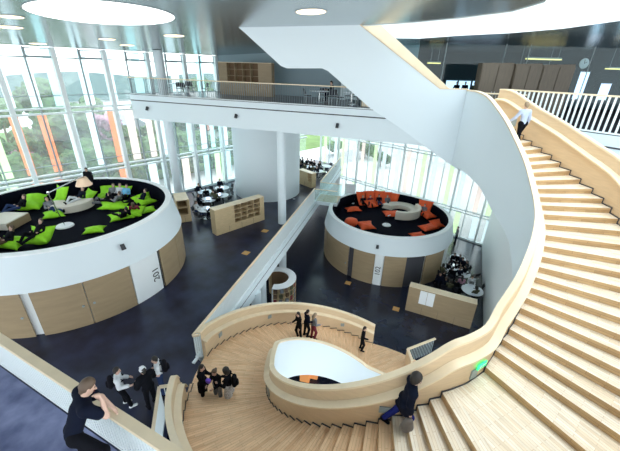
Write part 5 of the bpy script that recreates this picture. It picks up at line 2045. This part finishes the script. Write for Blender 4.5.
# --- readers on the cushions -----------------------------------------------------
RECL = dict(lean=(0, -.75, .65), head=(0, -.35, .95), face=(0, 1, -.1), armR=((.25, .4, -.8), (-.2, .9, .25)), armL=((-.25, .4, -.8), (.2, .9, .25)), legR=((.12, .8, .45), (.05, .7, -.75)), legL=((-.12, .95, .05), (-.05, 1, -.12)), footR=(0, .6, .8), footL=(0, .3, 1))
SIT = dict(lean=(0, .08, 1), head=(0, .25, 1), face=(0, 1, -.25), armR=((.2, .45, -.9), (-.15, 1, .05)), armL=((-.2, .45, -.9), (.15, 1, .05)), legR=((.12, 1, -.02), (.05, .05, -1)), legL=((-.12, 1, -.02), (-.05, .05, -1)))
VX = .028
readers = [
    (20, 213, F1, 150, .45, RECL, 'black', 'jeans', 'hair_brown', 'person in black lying back on the white platform beside the lime cushion'),
    (54, 212, F1, -120, .30, RECL, 'grey', 'jeans', 'hair_dark', 'person in grey and jeans lounging between the two front lime cushions'),
    (80, 205, F1, 160, .50, RECL, 'navy', 'white', 'hair_dark', 'person in navy with pale legs lying on the curved cream sofa'),
    (113, 198, F1, 190, .30, RECL, 'grey', 'navy', 'hair_brown', 'reader in grey on the left upright lime cushion'),
    (121, 197, F1, 185, .30, RECL, 'white', 'black', 'hair_fair', 'fair haired reader in white on the middle upright lime cushion'),
    (131, 196, F1, 175, .30, RECL, 'cyan', 'black', 'hair_dark', 'reader in bright blue on the right upright lime cushion'),
    (104, 204, F1, 100, .25, RECL, 'black', 'grey', 'hair_dark', 'person in black lying before the flat lime cushion'),
    (116, 206, F1, 80, .45, RECL, 'grey', 'black', 'hair_brown', 'person in grey and black lying on the long lime cushion'),
    (151, 200, F1, 120, .35, RECL, 'navy', 'black', 'hair_dark', 'reader in navy curled up at the right end of the black well'),
    (136, 212, F1, 20, .25, RECL, 'darkred', 'black', 'hair_brown', 'person in dark red sitting at the near right of the well'),
    (124, 219, F1, 60, .30, RECL, 'black', 'black', 'hair_dark', 'person in black lying against the near right rim'),
    (38, 241, F1, 170, .45, RECL, 'black', 'black', 'hair_brown', 'person in black lounging on the puffed lime cushion at the near rim'),
    (6, 246, F1, 150, .35, RECL, 'black', 'brown', 'hair_brown', 'person lying at the lower left rim of the lime drum'),
    (363, 205, F2, 185, .30, RECL, 'black', 'black', 'hair_fair', 'fair haired reader in black on the first red cushion of the back row'),
    (370, 205, F2, 175, .30, RECL, 'darkred', 'navy', 'hair_dark', 'reader in dark red on the second red cushion of the back row'),
    (379, 204, F2, 180, .30, RECL, 'navy', 'jeans', 'hair_dark', 'reader in navy and jeans on the third red cushion of the back row'),
    (388, 203, F2, 185, .30, RECL, 'grey', 'black', 'hair_fair', 'fair haired reader in grey on the fourth red cushion of the back row'),
    (431, 213, F2, 150, .35, RECL, 'grey', 'black', 'hair_brown', 'reader in grey on the big red cushion right of the sofa'),
]
for k, (px, py, z, t, hp, ps_, tp_, lg, hr_, lb) in enumerate(readers):
    p = keep_in(G(px, py, z + .1), D1 if z == F1 else D2, 3.75)
    person(lb, (p.x, p.y, z), VIEW + R_(t), ps_, H=1.68, vox=VX, top=tp_, legs=lg, hair=hr_, hips=hp, hairstyle='short' if k % 3 else 'long', fingers=False)
p = G(92, 200, F1)
dd = Vector((p.x - D1[0], p.y - D1[1])).normalized()
q = OX(91, 190, -22.6)
sp = Vector((D1[0], D1[1])) + Vector((math.cos(R_(118)), math.sin(R_(118)))) * 4.3
sp = G(93, 193.5, F1)
person('person in black standing at the far rim of the lime drum', (sp.x, sp.y, F1 + .005), VIEW + PI, dict(), H=1.74, vox=VX, top='black', legs='black', hairstyle='short', fingers=False, loose=.02)

# --- seated students: three builds, then copies --------------------------------
protoS = {}


def seated(p, z, rz, kind, label, group):
    spec = {'dark': ('black', 'navy', 'hair_dark', 'short'), 'white': ('white', 'jeans', 'hair_brown', 'long'), 'navy': ('navy', 'black', 'hair_brown', 'short'), 'olive': ('olive', 'black', 'hair_dark', 'full'), 'pink': ('pink', 'jeans', 'hair_dark', 'long')}[kind]
    if kind not in protoS:
        protoS[kind] = person(label, (p[0], p[1], z), rz, SIT, H=1.68, vox=VX, top=spec[0], legs=spec[1], hair=spec[2], hairstyle=spec[3], hips=.56, fingers=False, group=group)['root']
        return protoS[kind]
    return place(copy_tree(protoS[kind]), (p[0], p[1], z), rz, label, group)


names = ['table nearest the narrow shelf end', 'middle table by the windows', 'table right of the middle one', 'table closest to the windows', 'farthest table beside the core']
for (q, z, rz, k, j) in seats:
    if (k, j) in ((4, 2), (4, 3)): continue
    if (k * 5 + j) in (0, 3, 6, 8, 11, 13, 16, 18, 20, 22, 23):
        kd = 'white' if (k, j) in ((0, 3),) else ['dark', 'navy', 'olive'][(k + j) % 3]
        cl = {'white': 'student in white', 'dark': 'dark haired student in black', 'navy': 'brown haired student in navy', 'olive': 'full haired student in olive'}[kd]
        seated(q, z, rz, kd, f'{cl} at the {names[k]}', None)
for i in range(11):
    px = 299 + (i * 29 % 27)
    py = 159 + (i * 17 % 11)
    p = G(px, py, 1.0)
    seated(p, 0, i * 1.1, ['dark', 'navy', 'dark', 'olive'][i % 4], 'student in dark clothes in the crowd at the far corner tables', 'students at the far corner tables')
low = [(455, 253, 'dark', 'dark haired student at the far left of the crowded lower table'), (461, 254.5, 'dark', 'dark haired student at the far right of the crowded lower table'), (464, 257.5, 'navy', 'brown haired student behind the right end of the crowded table'),
       (449, 262, 'dark', 'dark haired student at the left side of the crowded table'), (469, 261, 'dark', 'dark haired student at the rightmost seat of the crowd'), (443, 265, 'olive', 'full haired student nearest the drum wall'),
       (453, 268, 'dark', 'dark haired student in the middle of the lower crowd'), (461, 268, 'navy', 'brown haired student right of the crowd middle'), (467, 266, 'dark', 'dark haired student beside the one in pink'),
       (444, 271.5, 'dark', 'dark haired student at the left front of the crowd'), (463, 277, 'pink', 'student in pink at the right front of the crowd'), (451, 281, 'olive', 'student in olive at the front just over the cabinet'), (457, 280, 'dark', 'student in black just over the cabinet top'),
       (446, 278, 'navy', 'brown haired student in navy close to the cabinet end')]
lc = G(456, 266, ZL + .75)
for px, py, kd, lb in low:
    p = G(px, py, ZL + 1.3)
    seated(p, ZL, toward(p, lc), kd, lb, None)
    put_chair(p, ZL, toward(p, lc), 'black chair under a student in the crowded lower group', 'chairs in the lower group')
p = G(473, 275, ZL + 1.35)
tb = G(472, 291, ZL + .74)
seated(p, ZL, toward(p, tb), 'white', 'brown haired woman in white seated behind the white round table', None)
p = G(486, 291, ZL + 1.2) + Vector((-.5, -.2, 0))
seated(p, ZL, toward(p, tb), 'olive', 'student in olive bending over beside the white wall', None)
p = G(436.5, 292, ZL)
person('person in dark blue standing between drum and cabinet', (p.x, p.y, ZL + .005), R_(200), dict(), H=1.72, vox=VX, top='navy', legs='black', fingers=False)
p = G(455, 243, ZL)
person('person in grey standing near the bright back windows', (p.x, p.y, ZL + .005), R_(120), dict(), H=1.72, vox=VX, top='grey', legs='navy', fingers=False)
# people behind the plateau parapet of the stair and on the balcony
for i, lat in enumerate((11.5, 12.3, 12.9, 13.6, 14.4, 15.2)):
    q = DL(31.0 + .4 * (i % 2), lat * 1.07)
    seated(q, 8.5, R_(180 + 20 * i), ['dark', 'navy', 'olive'][i % 3], 'dark silhouette of a student in the lit room behind the stair', 'students in the lit upper room')
for i, t_ in enumerate((-2.6, -4.6)):
    q = bp0 + bd * t_ + bn * 3.1
    seated(q, Z8, R_(150 + 60 * i), 'dark', ['student in black sitting on the upper balcony nearer the shelf', 'student in black sitting on the upper balcony nearer the slanting flight'][i], None)
